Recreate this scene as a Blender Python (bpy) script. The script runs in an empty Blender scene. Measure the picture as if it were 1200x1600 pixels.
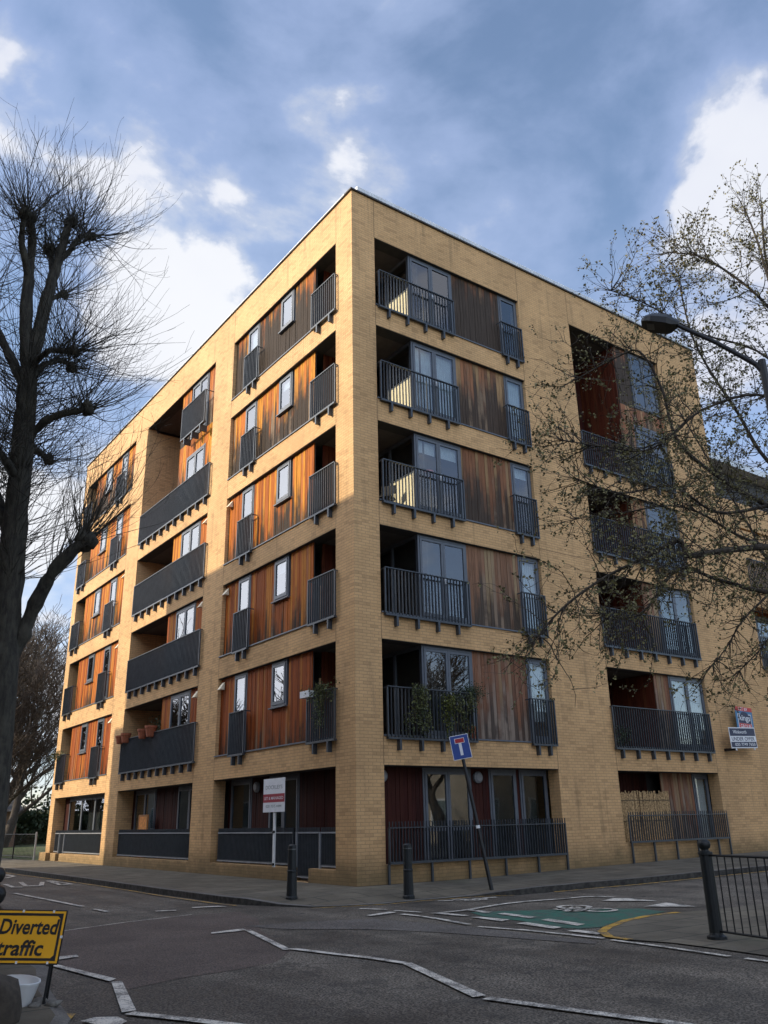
import bpy, bmesh, math, random
from mathutils import Vector, Matrix
random.seed(7)
PI = math.pi
R = math.radians
sc = bpy.context.scene
C = sc.collection

# ------------------------------------------------------------------ camera
cam_d = bpy.data.cameras.new('camera'); cam = bpy.data.objects.new('camera', cam_d); C.objects.link(cam)
cam_d.sensor_fit = 'HORIZONTAL'; cam_d.sensor_width = 36.0
cam_d.lens = 1315.878 / 1200 * 36.0
cam_d.clip_start = 0.05; cam_d.clip_end = 2000
_r = Vector((0.8130961463, -0.5817996179, -0.0195923844))
_u = Vector((-0.1854374836, -0.2907683673, 0.9386515308))
_b = Vector((-0.5518039475, -0.7595807800, -0.3443100961))
M = Matrix((( _r.x, _u.x, _b.x, -10.8516), (_r.y, _u.y, _b.y, -16.2005), (_r.z, _u.z, _b.z, 1.30), (0, 0, 0, 1)))
cam.matrix_world = M
sc.camera = cam
sc.render.resolution_x = 768; sc.render.resolution_y = 1024

# ------------------------------------------------------------------ light, sky, exposure
SUN_EL = 26.0; SUN_TILT = 24.0            # sun stands to the west, turned 24 degrees north of the west facade's normal
sdir = Vector((-math.cos(R(SUN_TILT)) * math.cos(R(SUN_EL)), math.sin(R(SUN_TILT)) * math.cos(R(SUN_EL)), math.sin(R(SUN_EL))))
sd = bpy.data.lights.new('sun', 'SUN'); sd.energy = 2.6; sd.angle = R(0.6); sd.color = (1.0, 0.85, 0.64)
sun = bpy.data.objects.new('sun', sd); C.objects.link(sun)
sun.rotation_euler = sdir.to_track_quat('Z', 'Y').to_euler(); sun.location = (-20, 5, 30)

w = bpy.data.worlds.new('World'); sc.world = w; w.use_nodes = True
nt = w.node_tree; N = nt.nodes; L = nt.links; N.clear()
def nd(tree, t, **k):
    n = tree.nodes.new(t)
    for a, b in k.items(): setattr(n, a, b)
    return n
def math_n(tree, op, a, b=None, c=None, clamp=False):
    n = tree.nodes.new('ShaderNodeMath'); n.operation = op; n.use_clamp = clamp
    for i, v in enumerate((a, b, c)):
        if v is None: continue
        if isinstance(v, (int, float)): n.inputs[i].default_value = v
        else: tree.links.new(v, n.inputs[i])
    return n.outputs[0]
def maprange(tree, v, a, b, c=0.0, d=1.0, smooth=True):
    n = tree.nodes.new('ShaderNodeMapRange'); n.interpolation_type = 'SMOOTHSTEP' if smooth else 'LINEAR'
    tree.links.new(v, n.inputs[0])
    for i, x in enumerate((a, b, c, d)): n.inputs[i + 1].default_value = x
    return n.outputs[0]
def mixcol(tree, fac, a, b, mode='MIX'):
    n = tree.nodes.new('ShaderNodeMix'); n.data_type = 'RGBA'; n.blend_type = mode
    def put(v, s):
        if isinstance(v, (int, float)): s.default_value = v
        elif isinstance(v, tuple): s.default_value = (*v[:3], 1)
        else: tree.links.new(v, s)
    put(fac, n.inputs[0]); put(a, n.inputs[6]); put(b, n.inputs[7])
    return n.outputs[2]
sky = nd(nt, 'ShaderNodeTexSky', sky_type='NISHITA', sun_disc=False)
sky.sun_elevation = R(SUN_EL); sky.sun_rotation = math.atan2(sdir.x, sdir.y)
sky.air_density = 1.0; sky.dust_density = 0.6; sky.ozone_density = 2.6
bg_sky = nd(nt, 'ShaderNodeBackground'); bg_sky.inputs[1].default_value = 0.125
skyc = mixcol(nt, 1.0, sky.outputs[0], (1.10, 1.0, .92), 'MULTIPLY')
L.new(skyc, bg_sky.inputs[0])
tc = nd(nt, 'ShaderNodeTexCoord'); D = tc.outputs['Generated']
mp = nd(nt, 'ShaderNodeMapping'); mp.inputs['Scale'].default_value = (1, 1, 1.7); L.new(D, mp.inputs[0])
n1 = nd(nt, 'ShaderNodeTexNoise'); n1.inputs['Scale'].default_value = 4.2; n1.inputs['Detail'].default_value = 9; n1.inputs['Roughness'].default_value = 0.56; n1.inputs['Distortion'].default_value = 0.25
L.new(mp.outputs[0], n1.inputs['Vector'])
n2 = nd(nt, 'ShaderNodeTexNoise'); n2.inputs['Scale'].default_value = 1.7; n2.inputs['Detail'].default_value = 5
L.new(mp.outputs[0], n2.inputs['Vector'])
n3 = nd(nt, 'ShaderNodeTexNoise'); n3.inputs['Scale'].default_value = 11; n3.inputs['Detail'].default_value = 8
L.new(mp.outputs[0], n3.inputs['Vector'])
def blob(c, r_out, r_in, wgt):
    v = Vector(c).normalized()
    dn = nd(nt, 'ShaderNodeVectorMath', operation='DOT_PRODUCT'); L.new(D, dn.inputs[0]); dn.inputs[1].default_value = v
    m = maprange(nt, dn.outputs['Value'], math.cos(R(r_out)), math.cos(R(r_in)))
    return math_n(nt, 'MULTIPLY', m, wgt)
blobs = [((0.27, .80, .54), 6.5, 1, .56), ((.303, .776, .553), 5, 1, .16), ((.36, .79, .49), 6, 1, .18), ((.07, .72, .68), 5, 1, .34),
         ((.341, .579, .74), 7, 1, .34), ((.203, .696, .689), 8, 2, .36), ((.71, .34, .62), 8, 2, .44), ((.745, .375, .555), 6, 2, .22), ((.74, .42, .50), 8, 2, .2),
         ((.429, .608, .668), 3.5, 0.5, .30), ((.358, .701, .616), 6, 1, .2), ((.214, .942, .259), 20, 4, .40), ((.432, .466, .772), 10, 2, .10),
         ((.71, .29, .652), 6, 2, .22), ((-.46, .76, .42), 34, 14, 1.0), ((-.32, .94, .1), 26, 10, .8), ((-.7, .2, .6), 40, 5, .45), ((-.1, -.9, .4), 60, 10, .40), ((0, 0, 1), 35, 5, .3), ((.82, .1, .4), 30, 6, .15),
         ((.55, .50, .67), 12, 2, -.14), ((.45, .74, .50), 5, 1, -.10)]
cov = None
for b_ in blobs:
    o_ = blob(*b_); cov = o_ if cov is None else math_n(nt, 'ADD', cov, o_)
fb = math_n(nt, 'MULTIPLY_ADD', n1.outputs['Fac'], 2.3, -1.15)
fb2 = math_n(nt, 'MULTIPLY_ADD', n2.outputs['Fac'], 0.7, -0.35)
fb3 = math_n(nt, 'MULTIPLY_ADD', n3.outputs['Fac'], 1.0, -0.50)
s_ = math_n(nt, 'ADD', math_n(nt, 'ADD', fb, fb2), math_n(nt, 'ADD', cov, fb3))
thick = maprange(nt, s_, 0.22, 0.58)
thin = maprange(nt, s_, -0.42, 0.40, 0.05, 0.62)
mask = math_n(nt, 'MAXIMUM', thick, thin)
ccol = mixcol(nt, thick, (0.26, 0.32, 0.46), (0.47, 0.48, 0.505))
ccol2 = mixcol(nt, maprange(nt, n2.outputs['Fac'], 0.35, 0.65), mixcol(nt, 1.0, ccol, (0.80, 0.82, 0.90), 'MULTIPLY'), ccol)
bg_c = nd(nt, 'ShaderNodeBackground'); L.new(ccol2, bg_c.inputs[0])
br_ = math_n(nt, 'ADD', math_n(nt, 'ADD', blob((-.80, .30, .50), 46, 8, 2.4), blob((-.35, -.75, .5), 50, 10, 1.5)), blob((-.1, -.2, 1), 32, 5, 1.2)); br_ = math_n(nt, 'ADD', br_, math_n(nt, 'ADD', blob((-.50, .78, .38), 28, 8, 1.0), blob((-.34, .93, .12), 22, 6, .8)))  # clouds outside the frame brightened to add fill light and window reflections
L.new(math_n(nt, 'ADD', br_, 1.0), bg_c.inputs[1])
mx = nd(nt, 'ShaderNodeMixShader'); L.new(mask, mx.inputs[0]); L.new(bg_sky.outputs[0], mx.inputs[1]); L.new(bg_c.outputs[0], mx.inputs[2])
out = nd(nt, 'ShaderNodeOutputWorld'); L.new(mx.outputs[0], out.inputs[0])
sc.view_settings.view_transform = 'Standard'; sc.view_settings.look = 'None'
sc.view_settings.exposure = 1.0; sc.view_settings.gamma = 1.0

# ------------------------------------------------------------------ materials
MATS = {}
def new_mat(name):
    m = bpy.data.materials.new(name); m.use_nodes = True
    t = m.node_tree; t.nodes.clear()
    o = t.nodes.new('ShaderNodeOutputMaterial'); p = t.nodes.new('ShaderNodeBsdfPrincipled')
    t.links.new(p.outputs[0], o.inputs[0]); MATS[name] = m
    return m, t, p, o
def noise(t, vec, scale, detail=4, rough=0.55, out='Fac'):
    n = t.nodes.new('ShaderNodeTexNoise'); n.inputs['Scale'].default_value = scale; n.inputs['Detail'].default_value = detail; n.inputs['Roughness'].default_value = rough
    if vec is not None: t.links.new(vec, n.inputs['Vector'])
    return n.outputs[out]
def bump(t, p, h, strength=0.3, dist=0.01):
    b = t.nodes.new('ShaderNodeBump'); b.inputs['Strength'].default_value = strength; b.inputs['Distance'].default_value = dist
    t.links.new(h, b.inputs['Height']); t.links.new(b.outputs[0], p.inputs['Normal'])
def objco(t): return t.nodes.new('ShaderNodeTexCoord').outputs['Object']
def plain(name, col, rough=0.6, metal=0.0, vary=0.12, scale=6.0, spec=0.5, bmp=0.0):
    m, t, p, o = new_mat(name)
    v = objco(t); f = noise(t, v, scale, 6)
    lo = tuple(c * (1 - vary) for c in col); hi = tuple(min(1, c * (1 + vary)) for c in col)
    t.links.new(mixcol(t, maprange(t, f, .3, .7), lo, hi), p.inputs['Base Color'])
    p.inputs['Roughness'].default_value = rough; p.inputs['Metallic'].default_value = metal; p.inputs['Specular IOR Level'].default_value = spec
    if bmp: bump(t, p, noise(t, v, scale * 6, 4), bmp, .004)
    return m
def wall_uv(t):
    g = t.nodes.new('ShaderNodeNewGeometry'); v = objco(t)
    sp = t.nodes.new('ShaderNodeSeparateXYZ'); t.links.new(v, sp.inputs[0])
    sn = t.nodes.new('ShaderNodeSeparateXYZ'); t.links.new(g.outputs['True Normal'], sn.inputs[0])
    ax = math_n(t, 'GREATER_THAN', math_n(t, 'ABSOLUTE', sn.outputs[0]), 0.5)      # 1 when the wall faces X
    h = math_n(t, 'ADD', math_n(t, 'MULTIPLY', sp.outputs[1], ax), math_n(t, 'MULTIPLY', sp.outputs[0], math_n(t, 'SUBTRACT', 1.0, ax)))
    az = math_n(t, 'GREATER_THAN', math_n(t, 'ABSOLUTE', sn.outputs[2]), 0.5)
    vv = math_n(t, 'ADD', sp.outputs[2], math_n(t, 'MULTIPLY', sp.outputs[1], az))
    cb = t.nodes.new('ShaderNodeCombineXYZ'); t.links.new(h, cb.inputs[0]); t.links.new(vv, cb.inputs[1])
    return cb.outputs[0], h, vv, v, ax
def brick_mat(name, c1, c2, mort, base_dirt=True):
    m, t, p, o = new_mat(name)
    uv, h, vv, v, ax = wall_uv(t)
    b = t.nodes.new('ShaderNodeTexBrick'); t.links.new(uv, b.inputs['Vector'])
    b.inputs['Scale'].default_value = 1; b.inputs['Brick Width'].default_value = .225; b.inputs['Row Height'].default_value = .075
    b.inputs['Mortar Size'].default_value = .008; b.inputs['Mortar Smooth'].default_value = .3; b.inputs['Bias'].default_value = -.15
    b.inputs['Color1'].default_value = (*c1, 1); b.inputs['Color2'].default_value = (*c2, 1); b.inputs['Mortar'].default_value = (*mort, 1)
    big = noise(t, v, .55, 6, .6); col = mixcol(t, maprange(t, big, .3, .72), (.84, .83, .82), (1.08, 1.06, 1.04))
    col = mixcol(t, 1.0, b.outputs[0], col, 'MULTIPLY')
    fine = noise(t, uv, 60, 4, .7); col = mixcol(t, 1.0, col, mixcol(t, maprange(t, fine, .25, .75), (.86, .86, .86), (1.12, 1.12, 1.12)), 'MULTIPLY')
    # odd darker bricks
    wn = t.nodes.new('ShaderNodeTexWhiteNoise'); wn.noise_dimensions = '2D'
    sn = t.nodes.new('ShaderNodeVectorMath'); sn.operation = 'SNAP'; t.links.new(uv, sn.inputs[0]); sn.inputs[1].default_value = (.225, .075, 1)
    t.links.new(sn.outputs[0], wn.inputs['Vector'])
    odd = math_n(t, 'MULTIPLY', math_n(t, 'GREATER_THAN', wn.outputs['Value'], .88), .22)
    col = mixcol(t, odd, col, (.16, .10, .05))
    if base_dirt:
        dn = noise(t, v, 2.2, 6, .65)
        low = maprange(t, math_n(t, 'ADD', vv, math_n(t, 'MULTIPLY_ADD', dn, -1.1, .45)), .80, -.10)
        col = mixcol(t, math_n(t, 'MULTIPLY', low, .7), col, (.075, .068, .035))
        mp = t.nodes.new('ShaderNodeMapping'); mp.inputs['Scale'].default_value = (4.5, .35, 1); t.links.new(uv, mp.inputs[0])
        st = noise(t, mp.outputs[0], 1.0, 5, .6)
        col = mixcol(t, math_n(t, 'MULTIPLY', maprange(t, st, .52, .76), .36), col, (.13, .10, .06))
    t.links.new(col, p.inputs['Base Color']); p.inputs['Roughness'].default_value = .88; p.inputs['Specular IOR Level'].default_value = .25
    hh = math_n(t, 'SUBTRACT', math_n(t, 'MULTIPLY', fine, .35), b.outputs['Fac'])
    bump(t, p, hh, .55, .008)
    return m
def wood_mat(name, amount, hot=(.52, .160, .014), deep=(.17, .036, .006), grey=(.024, .016, .010), pale=(.24, .17, .11), streak=.08):
    """vertical boards; amount 0..1 of grey weathering growing towards the foot of each storey"""
    m, t, p, o = new_mat(name)
    uv, h, vv, v, ax = wall_uv(t)
    bid = math_n(t, 'FLOOR', math_n(t, 'DIVIDE', h, .118))
    wn = t.nodes.new('ShaderNodeTexWhiteNoise'); wn.noise_dimensions = '2D'
    cb = t.nodes.new('ShaderNodeCombineXYZ'); t.links.new(bid, cb.inputs[0])
    stz = math_n(t, 'FLOOR', math_n(t, 'DIVIDE', math_n(t, 'SUBTRACT', vv, .235), 2.9)); t.links.new(stz, cb.inputs[1]); t.links.new(cb.outputs[0], wn.inputs['Vector'])
    rnd = wn.outputs['Value']
    sepc = t.nodes.new('ShaderNodeSeparateColor'); t.links.new(wn.outputs['Color'], sepc.inputs[0])
    mp = t.nodes.new('ShaderNodeMapping'); mp.inputs['Scale'].default_value = (34, 1.1, 1); t.links.new(uv, mp.inputs[0])
    grain = noise(t, mp.outputs[0], 1, 6, .65)
    mp2 = t.nodes.new('ShaderNodeMapping'); mp2.inputs['Scale'].default_value = (6.5, .55, 1); t.links.new(uv, mp2.inputs[0])
    cbb = t.nodes.new('ShaderNodeCombineXYZ'); t.links.new(math_n(t, 'MULTIPLY', bid, 3.37), cbb.inputs[0]); t.links.new(math_n(t, 'MULTIPLY', vv, 1.3), cbb.inputs[1]); t.links.new(math_n(t, 'MULTIPLY', h, .9), cbb.inputs[2])
    blot = math_n(t, 'ADD', math_n(t, 'MULTIPLY', noise(t, mp2.outputs[0], 1, 6, .62), .45), math_n(t, 'MULTIPLY', noise(t, cbb.outputs[0], 1, 4, .6), .55))
    base = mixcol(t, rnd, deep, hot)
    base = mixcol(t, maprange(t, grain, .3, .72), base, mixcol(t, .42, base, tuple(min(1, c*1.35+.01) for c in hot)))
    base = mixcol(t, math_n(t, 'MULTIPLY', math_n(t, 'GREATER_THAN', sepc.outputs[0], .66), .50), base, tuple(min(1, c*k) for c, k in zip(hot, (1.0, 1.65, 1.6))))
    base = mixcol(t, math_n(t, 'MULTIPLY', maprange(t, noise(t, mp2.outputs[0], 2.3, 5, .7), .52, .70), .65), base, tuple(c*.5 for c in deep))
    zf = math_n(t, 'FRACT', math_n(t, 'DIVIDE', math_n(t, 'SUBTRACT', vv, .235), 2.9))     # 0 floor .. .78 head
    wz = math_n(t, 'SUBTRACT', amount * 1.45, math_n(t, 'MULTIPLY', zf, 1.25))
    wsum = math_n(t, 'ADD', wz, math_n(t, 'ADD', math_n(t, 'MULTIPLY_ADD', blot, 1.5, -.75), math_n(t, 'MULTIPLY_ADD', sepc.outputs[1], .5, -.25)))
    wm = maprange(t, wsum, -.12, .42)
    gcol = mixcol(t, maprange(t, grain, .35, .7), grey, tuple(c * 2.0 for c in grey))
    pl = math_n(t, 'MULTIPLY', math_n(t, 'GREATER_THAN', sepc.outputs[2], 1 - streak), maprange(t, blot, .42, .58))
    gcol = mixcol(t, math_n(t, 'MULTIPLY', pl, .75), gcol, pale)
    col = mixcol(t, wm, base, gcol)
    col = mixcol(t, math_n(t, 'MULTIPLY', pl, .30), col, pale)
    t.links.new(col, p.inputs['Base Color']); p.inputs['Roughness'].default_value = .7; p.inputs['Specular IOR Level'].default_value = .15
    bump(t, p, grain, .35, .004)
    return m
def glass_mat(name, tint=(.80, .85, .86), ior=2.3, rough=.012):
    m, t, p, o = new_mat(name); t.nodes.remove(p)
    g = t.nodes.new('ShaderNodeBsdfGlossy'); g.inputs['Roughness'].default_value = rough; g.inputs['Color'].default_value = (.95, .97, 1, 1)
    tr = t.nodes.new('ShaderNodeBsdfTransparent'); tr.inputs[0].default_value = (*tint, 1)
    fr = t.nodes.new('ShaderNodeFresnel'); fr.inputs[0].default_value = ior
    n = noise(t, objco(t), 1.0, 1); b = t.nodes.new('ShaderNodeBump'); b.inputs['Strength'].default_value = .07; b.inputs['Distance'].default_value = .03
    t.links.new(n, b.inputs['Height']); t.links.new(b.outputs[0], g.inputs['Normal'])
    ge = t.nodes.new('ShaderNodeNewGeometry'); fac_ = math_n(t, 'MULTIPLY', fr.outputs[0], math_n(t, 'SUBTRACT', 1.0, ge.outputs['Backfacing']))
    mx = t.nodes.new('ShaderNodeMixShader'); t.links.new(fac_, mx.inputs[0]); t.links.new(tr.outputs[0], mx.inputs[1]); t.links.new(g.outputs[0], mx.inputs[2])
    t.links.new(mx.outputs[0], o.inputs[0])
    return m
brick = brick_mat('brick', (.67, .428, .208), (.60, .378, .180), (.45, .295, .152))
brick2 = brick_mat('brick_far', (.33, .20, .13), (.27, .16, .10), (.30, .25, .2), False)
frame_m = plain('frame_grey', (.10, .115, .135), .45, 0, .08)
rail_m = plain('rail_metal', (.060, .070, .080), .42, .3, .12)
rail_l = plain('rail_light', (.27, .29, .31), .45, .3, .1)
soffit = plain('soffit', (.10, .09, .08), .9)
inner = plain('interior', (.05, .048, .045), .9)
glass = glass_mat('window_glass')
glass_w = glass_mat('west_glass', (.75, .8, .82), 2.9)
glass_d = glass_mat('window_glass_dim', (.7, .75, .76), 1.45)
glass_c = glass_mat('clear_glass', (.93, .94, .93), 1.22)
curtain_m = plain('curtain_or_sun_panel', (.55, .56, .56), .9, 0, .1, 3)
cream = plain('cream_paint', (.80, .72, .52), .7, 0, .05)
coping_m = plain('coping_metal', (.66, .68, .68), .45, .4, .12, 3)
coping_d = plain('coping_dark', (.05, .05, .05), .6)
joint_m = plain('joint', (.20, .13, .07), .9)
white_m = plain('white_plastic', (.72, .74, .74), .5, 0, .06)
black_m = plain('black_paint', (.005, .006, .0065), .5, 0, .2, 8)
dark_green = plain('black_green_paint', (.004, .007, .008), .55, 0, .2, 8)
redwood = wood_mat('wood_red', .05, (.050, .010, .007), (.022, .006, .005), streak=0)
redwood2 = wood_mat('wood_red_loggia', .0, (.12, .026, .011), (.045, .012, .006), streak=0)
terra = plain('terracotta', (.30, .095, .045), .85, 0, .2, 14, bmp=.3)
def ground_mats():
    # asphalt
    m, t, p, o = new_mat('asphalt'); v = objco(t)
    a = noise(t, v, 52, 2, .7); b = noise(t, v, .45, 7, .62); c = noise(t, v, 3.0, 6, .6); f2 = noise(t, v, 260, 2, .8)
    col = mixcol(t, maprange(t, a, .38, .66), (.038, .033, .027), (.25, .222, .182))
    col = mixcol(t, math_n(t, 'MULTIPLY', maprange(t, f2, .62, .74), .6), col, (.27, .26, .24))
    col = mixcol(t, 1.0, col, mixcol(t, maprange(t, b, .32, .68), (.56, .55, .54), (1.24, 1.22, 1.18)), 'MULTIPLY')
    mps = t.nodes.new('ShaderNodeMapping'); mps.inputs['Scale'].default_value = (1.5, .16, 1); t.links.new(v, mps.inputs[0]); trk = noise(t, mps.outputs[0], 1, 5, .6)
    col = mixcol(t, 1.0, col, mixcol(t, maprange(t, trk, .38, .62), (.80, .80, .80), (1.14, 1.13, 1.11)), 'MULTIPLY')
    col = mixcol(t, math_n(t, 'MULTIPLY', maprange(t, c, .53, .68), .5), col, (.035, .033, .030))
    vr = t.nodes.new('ShaderNodeTexVoronoi'); vr.feature = 'DISTANCE_TO_EDGE'; vr.inputs['Scale'].default_value = .55
    wv = t.nodes.new('ShaderNodeVectorMath'); wv.operation = 'ADD'; t.links.new(v, wv.inputs[0])
    nz = t.nodes.new('ShaderNodeTexNoise'); nz.inputs['Scale'].default_value = 1.6; nz.inputs['Detail'].default_value = 6; t.links.new(v, nz.inputs['Vector']); t.links.new(nz.outputs['Color'], wv.inputs[1])
    t.links.new(wv.outputs[0], vr.inputs['Vector'])
    cr = math_n(t, 'MULTIPLY', maprange(t, vr.outputs['Distance'], .012, .0), maprange(t, b, .5, .58))
    col = mixcol(t, math_n(t, 'MULTIPLY', cr, .75), col, (.016, .015, .014))
    t.links.new(col, p.inputs['Base Color'])
    t.links.new(maprange(t, b, .3, .7, .62, .88), p.inputs['Roughness']); p.inputs['Specular IOR Level'].default_value = .3
    bump(t, p, a, .6, .008)
    for nm, mul in (('asphalt_red', (1.10, .98, .96)), ('asphalt_grey', (1.25, 1.28, 1.32)), ('asphalt_dark', (.70, .69, .68))):
        m, t, p, o = new_mat(nm); v = objco(t); a = noise(t, v, 58, 2, .7); b = noise(t, v, .9, 7, .65)
        col = mixcol(t, maprange(t, a, .36, .66), (.045, .039, .033), (.165, .145, .122))
        col = mixcol(t, 1.0, col, mixcol(t, maprange(t, b, .3, .7), (.78, .78, .78), (1.15, 1.15, 1.15)), 'MULTIPLY')
        col = mixcol(t, 1.0, col, mul, 'MULTIPLY')
        t.links.new(col, p.inputs['Base Color']); p.inputs['Roughness'].default_value = .8; p.inputs['Specular IOR Level'].default_value = .3
        bump(t, p, a, .5, .006)
    # paving
    m, t, p, o = new_mat('paving'); v = objco(t)
    b = t.nodes.new('ShaderNodeTexBrick'); t.links.new(v, b.inputs['Vector']); b.inputs['Scale'].default_value = 1
    b.inputs['Brick Width'].default_value = .9; b.inputs['Row Height'].default_value = .6; b.inputs['Mortar Size'].default_value = .014
    b.inputs['Color1'].default_value = (.150, .128, .094, 1); b.inputs['Color2'].default_value = (.115, .10, .074, 1); b.inputs['Mortar'].default_value = (.035, .034, .026, 1)
    bg = noise(t, v, 1.1, 7, .65); fn = noise(t, v, 70, 3, .7)
    col = mixcol(t, 1.0, b.outputs[0], mixcol(t, maprange(t, bg, .3, .7), (.62, .60, .55), (1.2, 1.2, 1.16)), 'MULTIPLY')
    col = mixcol(t, 1.0, col, mixcol(t, maprange(t, fn, .3, .7), (.84, .84, .84), (1.13, 1.13, 1.13)), 'MULTIPLY')
    g2 = noise(t, v, .6, 5); col = mixcol(t, math_n(t, 'MULTIPLY', maprange(t, g2, .55, .75), .35), col, (.07, .075, .03))
    t.links.new(col, p.inputs['Base Color']); p.inputs['Roughness'].default_value = .85
    bump(t, p, math_n(t, 'SUBTRACT', math_n(t, 'MULTIPLY', fn, .3), b.outputs['Fac']), .4, .006)
    # kerb
    m, t, p, o = new_mat('kerbstone'); v = objco(t)
    gr = noise(t, v, 45, 3, .8); bg = noise(t, v, 1.7, 6, .6)
    col = mixcol(t, maprange(t, gr, .3, .7), (.075, .072, .066), (.19, .18, .165)); col = mixcol(t, 1.0, col, mixcol(t, maprange(t, bg, .3, .7), (.6, .6, .58), (1.2, 1.2, 1.15)), 'MULTIPLY')
    t.links.new(col, p.inputs['Base Color']); p.inputs['Roughness'].default_value = .8; bump(t, p, gr, .4, .006)
    plain('kerb_shade_grime', (.045, .042, .036), .9, 0, .5, 9, bmp=.5)  # kerb face: mottled grime, with its shade put into the colour
    for nm, cc in (('road_white', (.72, .67, .57)), ('road_yellow', (.58, .33, .035)), ('road_green', (.020, .135, .090))):
        m, t, p, o = new_mat(nm); v = objco(t); a = noise(t, v, 60, 4, .8); b = noise(t, v, 5, 6, .65)
        wear = math_n(t, 'MULTIPLY', maprange(t, math_n(t, 'ADD', a, math_n(t, 'MULTIPLY', b, .9)), .88, 1.06), .9)
        if nm == 'road_green': wear = math_n(t, 'MULTIPLY_ADD', maprange(t, b, .38, .66), .55, .08)
        col = mixcol(t, wear, cc, (.085, .08, .072))
        t.links.new(col, p.inputs['Base Color']); p.inputs['Roughness'].default_value = .7; bump(t, p, a, .4, .005)
    m, t, p, o = new_mat('grass'); v = objco(t)
    a = noise(t, v, 30, 5, .8); b = noise(t, v, .5, 5)
    col = mixcol(t, maprange(t, a, .3, .7), (.03, .05, .012), (.10, .14, .035)); col = mixcol(t, maprange(t, b, .4, .7), col, (.09, .08, .04))
    t.links.new(col, p.inputs['Base Color']); p.inputs['Roughness'].default_value = .95; bump(t, p, a, .8, .03)
ground_mats()
def bark_mat(name, c1, c2):
    m, t, p, o = new_mat(name); v = objco(t)
    mp = t.nodes.new('ShaderNodeMapping'); mp.inputs['Scale'].default_value = (9, 9, 2.2); t.links.new(v, mp.inputs[0])
    a = noise(t, mp.outputs[0], 2.2, 7, .7); b = noise(t, v, 2.4, 5, .6)
    col = mixcol(t, maprange(t, a, .33, .68), c1, c2); col = mixcol(t, math_n(t, 'MULTIPLY', maprange(t, b, .5, .68), .5), col, tuple(min(1, c * 1.7) for c in c2))
    t.links.new(col, p.inputs['Base Color']); p.inputs['Roughness'].default_value = .9; bump(t, p, a, .9, .025)
    return m
bark = bark_mat('bark', (.020, .018, .014), (.060, .056, .042))
bark_r = bark_mat('bark_brown', (.022, .017, .012), (.062, .050, .036))
bark_far = bark_mat('bark_far', (.030, .023, .016), (.072, .056, .040))
def leaf_mat(name, c1, c2):
    m, t, p, o = new_mat(name); v = objco(t)
    a = noise(t, v, 2.6, 4, .6); a2 = noise(t, v, 40, 2, .6)
    col = mixcol(t, maprange(t, math_n(t, 'ADD', math_n(t, 'MULTIPLY', a, .6), math_n(t, 'MULTIPLY', a2, .4)), .35, .65), c1, c2)
    t.links.new(col, p.inputs['Base Color']); p.inputs['Roughness'].default_value = .7
    return m
leaf = leaf_mat('spring_leaf', (.075, .065, .028), (.21, .195, .075))
ivy = leaf_mat('ivy_leaf', (.025, .045, .014), (.16, .17, .05))
ivy_y = leaf_mat('bright_leaf', (.05, .07, .008), (.16, .17, .02))
leaf_d = leaf_mat('dark_leaf', (.014, .028, .012), (.05, .075, .025))

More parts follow.
